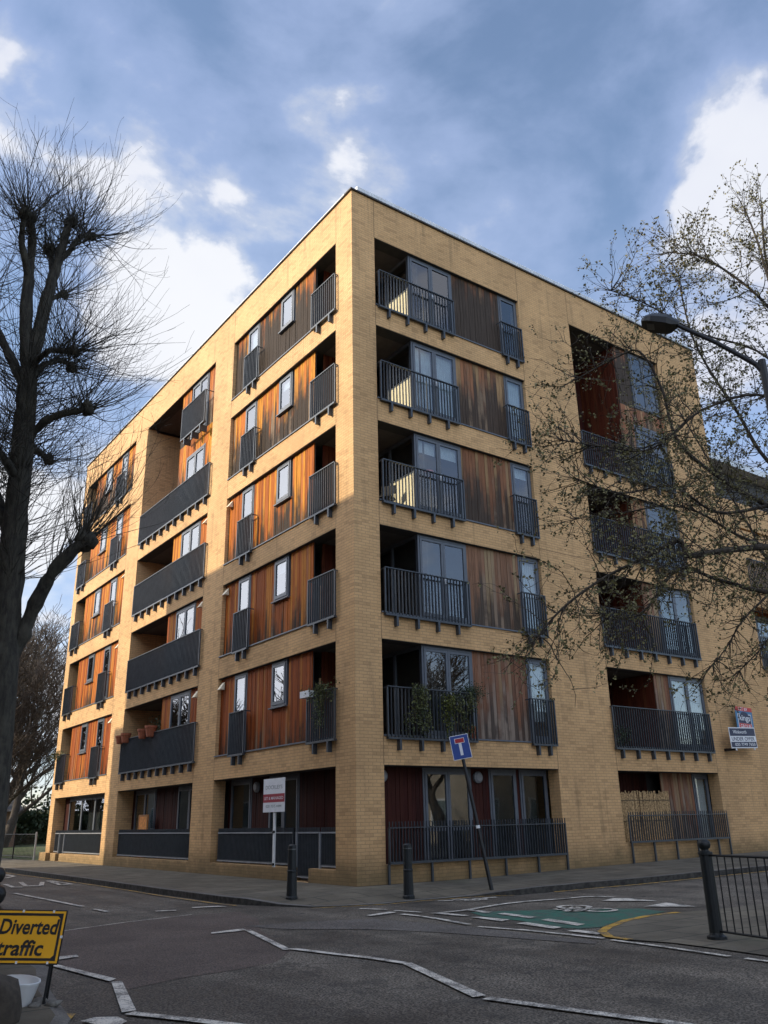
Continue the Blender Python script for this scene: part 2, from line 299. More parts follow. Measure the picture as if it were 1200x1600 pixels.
# ------------------------------------------------------------------ helpers
def tag(o, label=None, cat=None, group=None, kind=None):
    if label: o['label'] = label
    if cat: o['category'] = cat
    if group: o['group'] = group
    if kind: o['kind'] = kind
    return o
def empty(name, loc=(0, 0, 0), rz=0.0):
    o = bpy.data.objects.new(name, None); o.empty_display_size = .3; C.objects.link(o); o.location = loc; o.rotation_euler = (0, 0, rz); return o
class MB:
    def __init__(s): s.v = []; s.f = []
    def box(s, x0, x1, y0, y1, z0, z1, T=None):
        n = len(s.v)
        for x, y, z in ((x0, y0, z0), (x1, y0, z0), (x1, y1, z0), (x0, y1, z0), (x0, y0, z1), (x1, y0, z1), (x1, y1, z1), (x0, y1, z1)):
            s.v.append(T(x, y, z) if T else (x, y, z))
        s.f += [(n, n+3, n+2, n+1), (n+4, n+5, n+6, n+7), (n, n+1, n+5, n+4), (n+1, n+2, n+6, n+5), (n+2, n+3, n+7, n+6), (n+3, n, n+4, n+7)]
        return s
    def quad(s, *p):
        n = len(s.v); s.v += [tuple(q) for q in p]; s.f.append(tuple(range(n, n + len(p)))); return s
    def tube(s, path, rad, sides=6, cap=True):
        n0 = len(s.v); k = len(path); prev = None
        for i in range(k):
            a = Vector(path[max(i-1, 0)]); b = Vector(path[min(i+1, k-1)]); d = (b - a)
            d = d.normalized() if d.length > 1e-9 else Vector((0, 0, 1))
            if prev is None:
                q = d.orthogonal().normalized()
            else:
                q = (prev - d * prev.dot(d)); q = q.normalized() if q.length > 1e-6 else d.orthogonal().normalized()
            prev = q; e = d.cross(q); r = rad[i] if hasattr(rad, '__len__') else rad
            for j in range(sides):
                an = 2 * PI * j / sides; P = Vector(path[i]) + (q * math.cos(an) + e * math.sin(an)) * r
                s.v.append(tuple(P))
        for i in range(k-1):
            for j in range(sides):
                a = n0 + i*sides + j; b = n0 + i*sides + (j+1) % sides
                s.f.append((a, b, b + sides, a + sides))
        if cap:
            s.f.append(tuple(n0 + j for j in reversed(range(sides)))); s.f.append(tuple(n0 + (k-1)*sides + j for j in range(sides)))
        return s
    def lathe(s, prof, c=(0, 0, 0), sides=20):
        n0 = len(s.v)
        for r, z in prof:
            for j in range(sides):
                an = 2*PI*j/sides; s.v.append((c[0] + r*math.cos(an), c[1] + r*math.sin(an), c[2] + z))
        for i in range(len(prof)-1):
            for j in range(sides):
                a = n0+i*sides+j; b = n0+i*sides+(j+1) % sides; s.f.append((a, b, b+sides, a+sides))
        s.f.append(tuple(n0 + j for j in reversed(range(sides)))); s.f.append(tuple(n0 + (len(prof)-1)*sides + j for j in range(sides)))
        return s
    def build(s, name, mat, parent=None, smooth=False, recalc=True, bevel=0):
        me = bpy.data.meshes.new(name); me.from_pydata(s.v, [], s.f)
        if recalc:
            bm = bmesh.new(); bm.from_mesh(me); bmesh.ops.recalc_face_normals(bm, faces=bm.faces)
            if bevel: bmesh.ops.bevel(bm, geom=list(bm.edges), offset=bevel, segments=2, affect='EDGES', clamp_overlap=True)
            bm.to_mesh(me); bm.free()
        if smooth:
            for p in me.polygons: p.use_smooth = True
        me.materials.append(MATS[mat] if isinstance(mat, str) else mat)
        o = bpy.data.objects.new(name, me); C.objects.link(o)
        if parent: o.parent = parent
        return o
def gz(x): return .0145 * min(max(x - 3, 0), 13)
def sheet(name, polys, mat, z, parent=None, kind='structure', label=None, thick=0.0):
    """flat polygons on the gently rising street; split where the slope changes"""
    bm = bmesh.new()
    for pl in polys:
        vs = [bm.verts.new((q[0], q[1], q[2] if len(q) > 2 else z)) for q in pl]
        try: bm.faces.new(vs)
        except ValueError: pass
    for X in (3.0, 16.0):
        bmesh.ops.bisect_plane(bm, geom=bm.verts[:] + bm.edges[:] + bm.faces[:], plane_co=(X, 0, 0), plane_no=(1, 0, 0))
    for v in bm.verts: v.co.z += gz(v.co.x)
    bmesh.ops.triangulate(bm, faces=[f for f in bm.faces if len(f.verts) > 4])
    bm.normal_update()
    for f in bm.faces:
        if f.normal.z < -1e-4: f.normal_flip()
    me = bpy.data.meshes.new(name); bm.to_mesh(me); bm.free(); me.materials.append(MATS[mat])
    o = bpy.data.objects.new(name, me); C.objects.link(o)
    if parent: o.parent = parent
    elif kind: o['kind'] = kind
    if label: o['label'] = label
    return o
def ribbon(pts, wd):
    """quads along a path of ground points"""
    out = []; n = len(pts); Lf = []; Rt = []
    for i in range(n):
        a = Vector(pts[max(i-1, 0)][:2]); b = Vector(pts[min(i+1, n-1)][:2]); d = (b-a).normalized(); q = Vector((-d.y, d.x)) * wd/2
        p = Vector(pts[i][:2]); Lf.append(p+q); Rt.append(p-q)
    for i in range(n-1): out.append([tuple(Lf[i]), tuple(Rt[i]), tuple(Rt[i+1]), tuple(Lf[i+1])])
    return out
def text_obj(name, s, mat, width, height, parent, T, weight=0.0, center=True, shear=0.0):
    """text fitted to width x height; T is the 4x4 local placement (x right, y up, z out)"""
    cu = bpy.data.curves.new(name, 'FONT'); cu.body = s; cu.align_x = 'CENTER'; cu.align_y = 'CENTER'; cu.extrude = .0; cu.offset = weight; cu.resolution_u = 3; cu.shear = shear
    to = bpy.data.objects.new(name, cu); C.objects.link(to)
    bpy.context.view_layer.update()
    me = bpy.data.meshes.new_from_object(to); C.objects.unlink(to); bpy.data.objects.remove(to)
    xs = [v.co.x for v in me.vertices]; ys = [v.co.y for v in me.vertices]
    cx, cy = (min(xs)+max(xs))/2, (min(ys)+max(ys))/2; sx = width/(max(xs)-min(xs)); sy = height/(max(ys)-min(ys))
    me.transform(Matrix.Diagonal((sx, sy, 1, 1)) @ Matrix.Translation((-cx, -cy, 0))); me.transform(T)
    me.materials.clear(); me.materials.append(MATS[mat] if isinstance(mat, str) else mat)
    o = bpy.data.objects.new(name, me); C.objects.link(o); o.parent = parent
    return o

# ------------------------------------------------------------------ ground, road, pavements
sheet('ground', [[(-400, -400), (400, -400), (400, 400), (-400, 400)]], 'grass', -.17)
sheet('road', [[(-9.4, -60), (90, -60), (90, 0), (-2.9, 0), (-2.9, 120), (-9.4, 120)]], 'asphalt', -.12)
K = [(-3, 120, 0), (-3, 60, 0), (-3, 18, 0), (-3, 9, 0), (-3.1, 3, 0), (-3.08, 0, 0), (-2.95, -.7, -.01), (-2.65, -1.4, -.08), (-2.35, -2.1, -.1), (-1.82, -2.4, -.1), (-1.18, -2.58, -.1), (-.36, -2.53, -.1),
     (1.0, -2.66, -.09), (1.5, -2.95, -.03), (2.5, -3.01, 0), (3.7, -3.04, 0), (5.2, -3.28, 0), (7.3, -3.4, 0), (9.6, -3.6, 0), (16, -4.0, 0), (90, -7, 0)]
I_ = [(-1.8, 120), (-1.8, 60), (-1.8, 18), (-1.8, 9), (-1.8, 3), (-1.8, 0), (-1.7, -.4), (-1.6, -.8), (-1.4, -1.1), (-1.2, -1.3), (-.9, -1.4), (-.2, -1.5),
      (1, -1.6), (1.6, -1.7), (2.5, -1.8), (3.7, -1.8), (5.2, -1.8), (7.3, -1.8), (9.6, -1.8), (16, -1.8), (90, -1.8)]
top, fr_, sl = [], [], []
Kin = []
for i in range(len(K)):
    a = Vector(K[max(i-1, 0)][:2]); b = Vector(K[min(i+1, len(K)-1)][:2]); d = (b-a).normalized(); q = Vector((-d.y, d.x)) * .15
    Kin.append((K[i][0]+q.x, K[i][1]+q.y, K[i][2]))
for i in range(len(K)-1):
    top.append([K[i], K[i+1], Kin[i+1], Kin[i]])
    fr_.append([(K[i][0], K[i][1], -.2), (K[i+1][0], K[i+1][1], -.2), K[i+1], K[i]])
    sl.append([Kin[i], Kin[i+1], (*I_[i+1], 0), (*I_[i], 0)])
sheet('kerb', top, 'kerbstone', 0); sheet('kerb_face', fr_, 'kerb_shade_grime', 0)
pv = sl + [[(*q, 0) for q in I_[:7]] + [(0, -.4, 0), (0, 120, 0)], [(-1.7, -.4, 0), (-1.6, -.8, 0), (-1.4, -1.1, 0), (-1.2, -1.3, 0), (-.9, -1.4, 0), (-.2, -1.5, 0), (0, -.4, 0)],
           [(*q, 0) for q in I_[11:]] + [(90, 1, 0), (0, 1, 0), (0, -.4, 0)]]
sheet('pavement', pv, 'paving', 0)
# near right corner, flush with the road
arc = [(1.65, -7.36), (1.08, -7.23), (0.37, -7.22), (-0.3, -7.36), (-1.08, -7.7), (-1.5, -7.95), (-1.83, -8.35), (-1.86, -8.7)]
sheet('corner_pavement', [arc + [(-1.72, -9.2), (-1.75, -9.8), (-1.85, -10.6), (-1.95, -60), (90, -60), (90, -11.2), (6, -7.5)]], 'paving', -.105)
# left pavement the camera stands on
sheet('left_pavement', [[(-8.0, 120), (-8.05, -4.7), (-8.12, -6.2), (-8.42, -7.4), (-8.62, -8.7), (-9.0, -9.6), (-9.3, -60), (-30, -60), (-30, 120)]], 'paving', -.05)
sheet('left_kerb', [[(-7.85, 120, -.05), (-7.9, -4.7, -.05), (-8.05, -4.7, -.05), (-8.0, 120, -.05)], [(-7.85, 120, -.2), (-7.9, -4.7, -.2), (-7.9, -4.7, -.05), (-7.85, 120, -.05)],
                    [(-7.9, -4.7, -.06), (-7.98, -6.2, -.06), (-8.12, -6.2, -.05), (-8.05, -4.7, -.05)], [(-7.9, -4.7, -.2), (-7.98, -6.2, -.2), (-7.98, -6.2, -.06), (-7.9, -4.7, -.06)],
                    [(-7.98, -6.2, -.06), (-8.3, -7.4, -.08), (-8.42, -7.4, -.05), (-8.12, -6.2, -.05)], [(-7.98, -6.2, -.2), (-8.3, -7.4, -.2), (-8.3, -7.4, -.08), (-7.98, -6.2, -.06)],
                    [(-8.3, -7.4, -.08), (-8.5, -8.7, -.09), (-8.62, -8.7, -.05), (-8.42, -7.4, -.05)], [(-8.3, -7.4, -.2), (-8.5, -8.7, -.2), (-8.5, -8.7, -.09), (-8.3, -7.4, -.08)],
                    [(-8.5, -8.7, -.09), (-8.9, -9.6, -.09), (-9.0, -9.6, -.05), (-8.62, -8.7, -.05)], [(-8.5, -8.7, -.2), (-8.9, -9.6, -.2), (-8.9, -9.6, -.09), (-8.5, -8.7, -.09)]], 'kerbstone', 0)
sheet('road_patch', [[(-7.7, -2.7), (-6.75, -2.44), (-5.64, -1.98), (-4.45, -1.69), (-3.6, -1.7), (-3.9, -3.0), (-4.6, -4.4), (-5.3, -6.5), (-5.86, -7.15), (-6.32, -7.29), (-7.06, -7.38), (-7.68, -7.62)]], 'asphalt_red', -.1165)
sheet('road_patch', [[(-4.57, -3.81), (-3.6, -4.0), (-2.66, -4.37), (-2.3, -6.2), (-2.2, -8.5), (-2.4, -8.6), (-3.0, -6.4), (-3.45, -5.5), (-4.32, -4.55)]], 'asphalt_grey', -.1130)
W = []
def P_(*q): W.append(list(q))
P_((-7.86, -5.46), (-7.78, -5.46), (-7.57, -7.04), (-7.67, -7.14))
P_((-7.58, -5.06), (-7.36, -5.06), (-7.39, -5.24), (-7.66, -5.32))
P_((-7.67, -7.19), (-7.57, -7.2), (-7.96, -8.65), (-8.08, -8.65))
P_((-5.27, -4.23), (-4.73, -4.14), (-4.78, -4.33), (-4.94, -4.38), (-5.33, -4.37))
P_((-4.82, -4.36), (-4.73, -4.36), (-5.24, -6.33), (-5.35, -6.38))
P_((-4.95, -8.23), (-4.85, -8.26), (-5.45, -10.09), (-5.58, -10.07))
P_((-3.92, -0.44), (-3.45, -0.55), (-3.37, -0.79), (-3.94, -0.56))
P_((-2.48, -3.97), (-1.9, -3.8), (-1.86, -3.94), (-2.01, -4.02), (-2.49, -4.13))
P_((-1.58, -4.55), (-1.4, -4.64), (-1.37, -5.19), (-1.52, -5.19))
P_((-0.88, -4.5), (-0.75, -4.54), (-0.79, -5.09), (-0.96, -5.11))
P_((-1.53, -5.39), (-1.41, -5.43), (-1.34, -6.06), (-1.58, -6.15))
P_((-0.93, -5.32), (-0.75, -5.32), (-0.83, -6.11), (-1.02, -6.16))
P_((-1.63, -6.5), (-1.42, -6.46), (-1.51, -7.26), (-1.70, -7.3))
P_((-1.07, -6.43), (-0.87, -6.39), (-1.02, -7.24), (-1.23, -7.28))
P_((-1.75, -7.58), (-1.58, -7.6), (-1.60, -8.06), (-1.76, -8.1))
P_((1.79, -5.09), (2.35, -4.92), (2.48, -5.12), (2.42, -5.82))
P_((1.47, -6.28), (2.26, -6.12), (2.02, -6.9))
P_((-8.44, -8.75), (-8.3, -8.69), (-8.16, -8.8), (-8.16, -9.0), (-8.32, -9.17))
for pth, wd in (([(-5.4, 6.2), (-5.31, 1.39)], .10), ([(-5.34, 0.67), (-5.31, -0.02)], .09), ([(-6.75, -2.44), (-5.64, -1.98), (-4.45, -1.69)], .035), ([(-4.66, -0.62), (-4.34, -0.76)], .12),
                ([(-8.04, -8.71), (-7.76, -9.28), (-7.5, -9.86), (-7.35, -10.6)], .11), ([(-5.37, -6.42), (-5.24, -6.45), (-5.11, -7.09), (-4.97, -7.69), (-4.91, -8.22)], .10),
                ([(-5.52, -10.17), (-5.34, -10.94), (-5.2, -11.49), (-5.14, -11.68), (-4.9, -13.2)], .12), ([(-1.94, -2.98), (-1.71, -3.46)], .09), ([(-1.72, -3.69), (-1.58, -4.27)], .08),
                ([(-1.98, -4.24), (-1.96, -4.7), (-2.0, -5.21), (-2.17, -6.1)], .10), ([(-1.58, -4.53), (-.94, -4.54), (-.26, -4.35), (.3, -4.2), (.86, -4.16), (1.3, -4.22), (1.64, -4.30), (2.21, -4.30), (2.47, -4.45), (2.53, -4.78)], .11),
                ([(-2.25, -6.38), (-2.07, -7.12), (-2.01, -7.75), (-1.98, -8.39)], .09), ([(-2.02, -8.55), (-2.05, -9.32), (-2.15, -10.23)], .08), ([(-2.15, -10.42), (-2.16, -10.8), (-2.2, -12.5)], .08),
                ([(-0.13, -2.88), (0.1, -3.05)], .10), ([(1.12, -3.12), (.8, -3.08)], .10),
                # far lettering on the road
                ([(-4.9, 8.4), (-4.75, 10.0)], .12), ([(-4.55, 8.6), (-4.2, 10.6)], .12), ([(-4.2, 8.5), (-3.75, 10.1)], .12), ([(-4.55, 8.6), (-4.2, 8.5)], .3), ([(-3.75, 8.3), (-3.5, 10.5)], .12), ([(-3.45, 8.4), (-3.45, 10.6)], .1),
                ([(-3.75, 8.3), (-3.45, 8.4)], .25), ([(-3.65, 9.4), (-3.45, 9.4)], .25), ([(-4.9, 8.4), (-4.7, 8.3)], .3),
                ([(-3.52, 15.26), (-3.58, 13.98), (-4.0, 13.2)], .14), ([(-4.0, 13.2), (-4.5, 13.6), (-4.5, 14.8)], .14)):
    W += ribbon(pth, wd)
sheet('road_markings', W, 'road_white', -.104)
def bike(wc1, wc2, ax, up, rad, zf=1.0):   # thick painted lines
    out = []
    def loop(c, r0, r1, n=18):
        for j in range(n):
            a0 = 2*PI*j/n; a1 = 2*PI*(j+1)/n
            def q(r, a): return (c[0] + ax[0]*math.cos(a)*r + up[0]*math.sin(a)*r, c[1] + ax[1]*math.cos(a)*r + up[1]*math.sin(a)*r)
            out.append([q(r1, a0), q(r0, a0), q(r0, a1), q(r1, a1)])
    loop(wc1, rad*.68, rad); loop(wc2, rad*.68, rad)
    c1 = Vector(wc1); c2 = Vector(wc2); U = Vector(up); A = Vector(ax); m = (c1+c2)/2
    seat = c1.lerp(c2, .28) + U*rad*1.55; hb = c1.lerp(c2, .86) + U*rad*1.75; bb = c1.lerp(c2, .45)
    for a, b in ((c1, bb), (bb, seat), (bb, hb), (seat - U*rad*.3, hb - U*rad*.3), (c2, hb), (c1, seat - U*rad*.3), (hb, hb - A*rad*.5), (seat - A*rad*.3, seat + A*rad*.3)):
        out.extend(ribbon([tuple(a), tuple(b)], rad*.27))
    return out
sheet('cycle_symbol', bike((.66, -5.50), (.56, -6.12), (-.16, -.99), (-.98, .16), .30) , 'road_white', -.100)
sheet('cycle_symbol', bike((.32, -2.98), (.62, -3.2), (.8, -.6), (-.6, -.8), .15), 'road_white', -.104)
sheet('cycle_box', [[(-1.0, -4.78), (-0.48, -5.05), (0.07, -5.4), (.6, -5.75), (1.26, -6.36), (1.13, -6.96), (.35, -7.12), (-0.3, -7.24), (-1.06, -7.58), (-1.42, -7.49), (-1.54, -6.95), (-1.30, -6.3), (-1.25, -5.35)]], 'road_green', -.1135)
Y_ = ribbon(arc[1:], .12) + ribbon([(-3.26, 40), (-3.26, 16.37), (-3.16, 10), (-3.22, 4.77), (-3.3, 2.63), (-3.28, 0.0), (-3.2, -.8)], .06) + ribbon([(2.66, -3.14), (3.6, -3.21), (4.97, -3.43), (9.43, -3.72), (30, -4.7)], .07)
Y_ += ribbon([(-2.5, -2.3), (-1.85, -2.55), (-1.18, -2.73), (-.36, -2.68), (1.0, -2.82), (1.6, -3.1)], .045)
Y_ += [[(-8.46, -8.40), (-8.39, -8.47), (-8.50, -8.68), (-8.60, -8.5)]]
sheet('yellow_lines', Y_, 'road_yellow', -.1005)

# ------------------------------------------------------------------ the apartment building
HS = 2.9
def zt(k): return 2.50 + HS*k
def zb(k): return .235 + HS*k
B = empty('apartment_building', (0, 0, 0))
tag(B, 'tall yellow brick flats with orange timber panels and grey balconies at the street corner', 'building')
FR = lambda h, d, z: (h, d, z)
FL = lambda h, d, z: (d, h, z)
def fac(F, mb, h0, h1, d0, d1, z0, z1): mb.box(h0, h1, d0, d1, z0, z1, F)
def facade(F, hs, zs, open_fn, depth, mb, hstart=None):
    nx, nz = len(hs)-1, len(zs)-1
    sol = [[not open_fn((hs[i]+hs[i+1])/2, (zs[j]+zs[j+1])/2) for j in range(nz)] for i in range(nx)]
    idx = {}
    def V(i, j, d):
        k = (i, j, d)
        if k not in idx: idx[k] = len(mb.v); mb.v.append(F(hs[i], d*depth, zs[j]))
        return idx[k]
    for i in range(nx):
        for j in range(nz):
            if not sol[i][j]: continue
            mb.f.append((V(i, j, 0), V(i+1, j, 0), V(i+1, j+1, 0), V(i, j+1, 0)))
            mb.f.append((V(i, j, 1), V(i, j+1, 1), V(i+1, j+1, 1), V(i+1, j, 1)))
            if i == 0 or not sol[i-1][j]: mb.f.append((V(i, j, 0), V(i, j+1, 0), V(i, j+1, 1), V(i, j, 1)))
            if i == nx-1 or not sol[i+1][j]: mb.f.append((V(i+1, j, 0), V(i+1, j, 1), V(i+1, j+1, 1), V(i+1, j+1, 0)))
            if j == 0 or not sol[i][j-1]: mb.f.append((V(i, j, 0), V(i, j, 1), V(i+1, j, 1), V(i+1, j, 0)))
            if j == nz-1 or not sol[i][j+1]: mb.f.append((V(i, j+1, 0), V(i+1, j+1, 0), V(i+1, j+1, 1), V(i, j+1, 1)))
ZROOF = 18.3
DEP = .38
RA = (.77, 6.44); RB = (8.81, 13.54)
LA = (.83, 7.38); LB = (8.86, 15.48); LC = (16.87, 23.42)
def inb(h, b): return b[0] < h < b[1]
def open_R(h, z):
    for b, g0 in ((RA, .39), (RB, .62)):
        if inb(h, b):
            if g0 < z < zt(0): return True
            for k in range(1, 6):
                if zb(k) < z < zt(k): return True
            if b is RB and zb(4) < z < zt(5): return True
    return False
def open_L(h, z):
    for b in (LA, LB, LC):
        if inb(h, b):
            if .30 < z < zt(0): return True
            for k in range(1, 6):
                if zb(k) < z < zt(k): return True
            if b is LB and zb(4) < z < zt(5): return True
    if 2.0 < h < 2.98 and 0 < z < 1: return True
    if 22.0 < h < 22.5 and 0 < z < 1: return True
    return False
zs = sorted({-.3, 0.0, .30, zt(0), ZROOF} | {zb(k) for k in range(1, 6)} | {zt(k) for k in range(1, 6)})
zsR = sorted({-.3, .39, .62, zt(0), ZROOF} | {zb(k) for k in range(1, 6)} | {zt(k) for k in range(1, 6)})
mb = MB()
facade(FR, [0, .77, 6.44, 8.81, 13.54, 15.96], zsR, open_R, DEP, mb)
facade(FL, [DEP, .83, 2.0, 2.98, 7.38, 8.86, 15.48, 16.87, 22.0, 22.5, 23.42, 24.05], zs, open_L, DEP, mb)
mb.box(15.58, 15.96, DEP, 14, -.3, ZROOF)           # end wall on the far right
mb.box(DEP, 14, 23.67, 24.05, -.3, ZROOF)           # end wall on the far left
# brick cheeks inside the loggias
mb.box(DEP, 1.6, 15.48, 15.68, -.3, ZROOF-1.4)
mb.box(DEP, 1.6, 23.42, 23.62, -.3, ZROOF-1.4)
mb.box(8.61, 8.81, DEP, 1.8, -.3, ZROOF-1.4)
walls = mb.build('brick_wall', brick, B)
m_ = MB(); m_.box(-.18, .02, 23.3, 24.3, -.2, .32)
m_.build('plinth', brick, B)
# roof, slabs
mb = MB(); mb.box(.38, 15.58, .38, 23.67, ZROOF-.45, ZROOF-.3); mb.build('roof', coping_d, B)
for k in range(0, 6):
    mb = MB(); z0 = zt(k) + .002; z1 = (zb(k+1) if k < 5 else ZROOF-.46) - .002
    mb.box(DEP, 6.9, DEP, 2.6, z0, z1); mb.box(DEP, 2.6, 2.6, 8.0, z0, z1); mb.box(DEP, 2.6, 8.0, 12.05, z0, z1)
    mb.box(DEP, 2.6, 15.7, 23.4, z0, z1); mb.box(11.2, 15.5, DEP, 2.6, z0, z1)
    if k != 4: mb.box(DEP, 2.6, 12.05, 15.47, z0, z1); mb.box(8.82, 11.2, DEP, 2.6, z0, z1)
    mb.build('floor_slab', soffit, B)
# coping
mb = MB(); mb.box(-.06, 15.98, -.06, .30, ZROOF+.002, ZROOF+.045); mb.box(-.05, .30, .30, 24.08, ZROOF+.002, ZROOF+.03); mb.build('coping', coping_d, B)
mb = MB(); mb.box(.16, 15.96, -.05, .249, ZROOF+.047, ZROOF+.18)
for i in range(128): mb.box(i*.122+.17, i*.122+.195, -.062, -.052, ZROOF+.05, ZROOF+.175)
mb.box(-.055, .25, .25, 24.06, ZROOF+.032, ZROOF+.052); mb.build('roof_edge_trim', coping_m, B)
mb = MB()
for F_, bays in ((FR, (RA, RB)), (FL, (LA, LB, LC))):
    for b_ in bays:
        for k in range(0, 6):
            if k == 4 and b_ in (LB, RB): continue
            fac(F_, mb, b_[0]+.003, b_[1]-.003, .012, DEP+.02, zt(k)-.014, zt(k)-.003)
mb.build('soffit_shade_strip', MATS['interior'], B)  # dark strips added under the lintels, putting the undersides' shade into colour
# movement joints
mb = MB()
for hh in (.765, 6.445, 8.805, 13.545):
    for k in range(0, 6):
        z0 = zt(k); z1 = zb(k+1) if k < 5 else ZROOF-.02
        mb = MB(); mb.box(hh-.007, hh+.007, -.003, .02, z0, z1); mb.build('movement_joint', joint_m, B)
mb = MB(); mb.box(6.45, 8.8, -.003, .02, zt(2)+.30, zt(2)+.314); mb.build('movement_joint', joint_m, B)
for hh in (.825, 7.385, 8.855, 15.485, 16.865):
    for k in range(0, 6):
        z0 = zt(k); z1 = zb(k+1) if k < 5 else ZROOF-.02
        if hh < 8 or k < 5: mb = MB(); mb.box(-.003, .02, hh-.006, hh+.006, z0, z1); mb.build('movement_joint', joint_m, B)

def window(F, h0, h1, z0, z1, leaves=1, d=.10, cur=None, mat=glass, sill=True, handle=False, low=False):
    """frame with sashes; panes, sill and handle are children"""
    mb = MB(); e = .055
    fac(F, mb, h0, h1, d, d+.07, z1-e-.03, z1); fac(F, mb, h0, h1, d, d+.07, z0, z0+e)
    fac(F, mb, h0, h0+e, d, d+.07, z0+e, z1-e-.03); fac(F, mb, h1-e, h1, d, d+.07, z0+e, z1-e-.03)
    wl = (h1-h0-2*e)/leaves; s = .065; panes = []
    for i in range(leaves):
        a = h0+e+i*wl+.004; b = a+wl-.008; za = z0+e+.004; zc = z1-e-.034
        fac(F, mb, a, b, d-.018, d+.04, zc-s, zc); fac(F, mb, a, b, d-.018, d+.04, za, za+s+.03); fac(F, mb, a, a+s, d-.018, d+.04, za+s+.03, zc-s); fac(F, mb, b-s, b, d-.018, d+.04, za+s+.03, zc-s)
        if low: fac(F, mb, a+s, b-s, d-.010, d+.034, z0+1.0, z0+1.07)
        panes.append((a+s, b-s, za+s+.03, zc-s))
    fac(F, mb, h0+.06, h1-.06, d-.012, d-.001, z1-.075, z1-.045)        # trickle vent
    o = mb.build('balcony_door' if (z1-z0) > 1.6 else 'window', frame_m, B)
    for a, b, c, e_ in panes:
        m2 = MB(); fac(F, m2, a, b, d+.008, d+.016, c, e_); m2.build('pane', mat, o)
    if cur:
        cm, frac = cur
        m3 = MB(); n = 14
        for a, b, c, e_ in panes:
            zz = e_ - (e_-c)*frac
            for i in range(n):
                t0 = a+(b-a)*i/n; t1 = a+(b-a)*(i+1)/n; dd = .085 + .012*(i % 2); de = .085 + .012*((i+1) % 2)
                m3.quad(F(t0, d+dd, zz), F(t1, d+de, zz), F(t1, d+de, e_+.03), F(t0, d+dd, e_+.03))
        m3.build('curtain_or_sun_panel', cm, o, recalc=False)
    if sill and (z1-z0) < 1.6:
        m4 = MB(); fac(F, m4, h0-.06, h1+.02, -.0+.02, d+.02, z0-.035, z0-.004); m4.build('sill', frame_m, o)
    if handle:
        m5 = MB()
        for i in range(leaves):
            hc = h0+e+(i*wl if leaves == 1 or i == 1 else wl-.05)+.03
            fac(F, m5, hc, hc+.022, d-.06, d-.02, z0+.98, z0+1.12)
        m5.build('handle', white_m, o)
    return o
def cladding(F, h0, h1, z0, z1, holes, mat, d=.115, name='wood_cladding', along=None):
    for H0, H1, Z0, Z1 in holes:
        if Z0 <= z0+.02 and Z1 >= z1-.02 and H0 > h0 and H1 < h1:
            cladding(F, h0, H0, z0, z1, [q for q in holes if q[1] <= H0], mat, d, name)
            return cladding(F, H1, h1, z0, z1, [q for q in holes if q[0] >= H1], mat, d, name)
    holes = [(max(q[0], h0), min(q[1], h1), q[2], q[3]) for q in holes]
    for q in holes:
        if q[2] <= z0+.02 and q[3] >= z1-.02:
            if q[0] <= h0: h0 = q[1]
            elif q[1] >= h1: h1 = q[0]
    mb = MB(); bw = .118; i0 = math.floor(h0/bw); i1 = math.ceil(h1/bw); rnd = random.Random(int(h0*100+z0*10))
    for i in range(i0, i1):
        a = max(h0, i*bw+.004); b = min(h1, (i+1)*bw-.004)
        if b-a < .01: continue
        segs = [(z0, z1)]
        for H0, H1, Z0, Z1 in holes:
            if b > H0 and a < H1:
                ns = []
                for s0, s1 in segs:
                    if Z1 <= s0 or Z0 >= s1: ns.append((s0, s1)); continue
                    if Z0 > s0: ns.append((s0, Z0))
                    if Z1 < s1: ns.append((Z1, s1))
                segs = ns
        dd = d + rnd.uniform(-.006, .006)
        for s0, s1 in segs:
            aa, bb = a, b
            fac(F, mb, aa, bb, dd, d+.03, s0, s1)
    return mb.build(name, mat, B)
backing = MB()
def back(F, h0, h1, z0, z1, holes, d=.148):
    """dark sheathing behind the boards, cut where a window stands"""
    hs = sorted({h0, h1} | {x for q in holes for x in q[:2] if h0 < x < h1}); 
    for a, b in zip(hs, hs[1:]):
        c = (a+b)/2; segs = [(z0, z1)]
        for H0, H1, Z0, Z1 in holes:
            if H0 < c < H1: segs = [q for s in segs for q in ((s[0], min(Z0, s[1])), (max(Z1, s[0]), s[1])) if q[1]-q[0] > .01]
        for s0, s1 in segs: q_ = MB(); fac(F, q_, a, b, d, d+.02, s0, s1); q_.build('sheathing', inner, B)
def bars(F, h0, h1, z0, z1, d=-.10, sp=.105, fin=.045, wd=.012, brk=None, mat=rail_m, name='balcony_railing', own=True, ret=True, sticks=0.0):
    mb = MB(); n = max(2, round((h1-h0)/sp))
    fac(F, mb, h0, h1, d-.012, d+fin+.01, z1-.012, z1+.012)
    fac(F, mb, h0, h1, d-.012, d+fin+.03, z0-.02, z0+.03)
    for i in range(n+1):
        h = h0 + (h1-h0-wd)*i/n
        e = .012 if i in (0, n) else 0
        fac(F, mb, h-e, h+wd+e, d, d+fin, z0+.03, z1-.012)
        if sticks: fac(F, mb, h, h+wd, d, d+fin*.6, z1+.012, z1+sticks)
    if ret:
        for h in (h0, h1-.012): fac(F, mb, h, h+.012, d+fin+.012, .1, z1-.03, z1+.0)
    br = brk or []
    if not own:
        for h in br: fac(F, mb, h-.03, h+.03, d-.02, .06-.002, z0-.26, z0-.022)
    o = mb.build(name, mat, B)
    if own and br:
        first = None
        for h in br:
            if first is None:
                m2 = MB(); fac(F, m2, -.03, .03, d-.02, -.002, z0-.26, z0-.022); ob = m2.build('bracket', mat, o); first = ob
            else:
                ob = first.copy(); C.objects.link(ob); ob.parent = o
            ob.location = F(h, 0, 0)
    return o
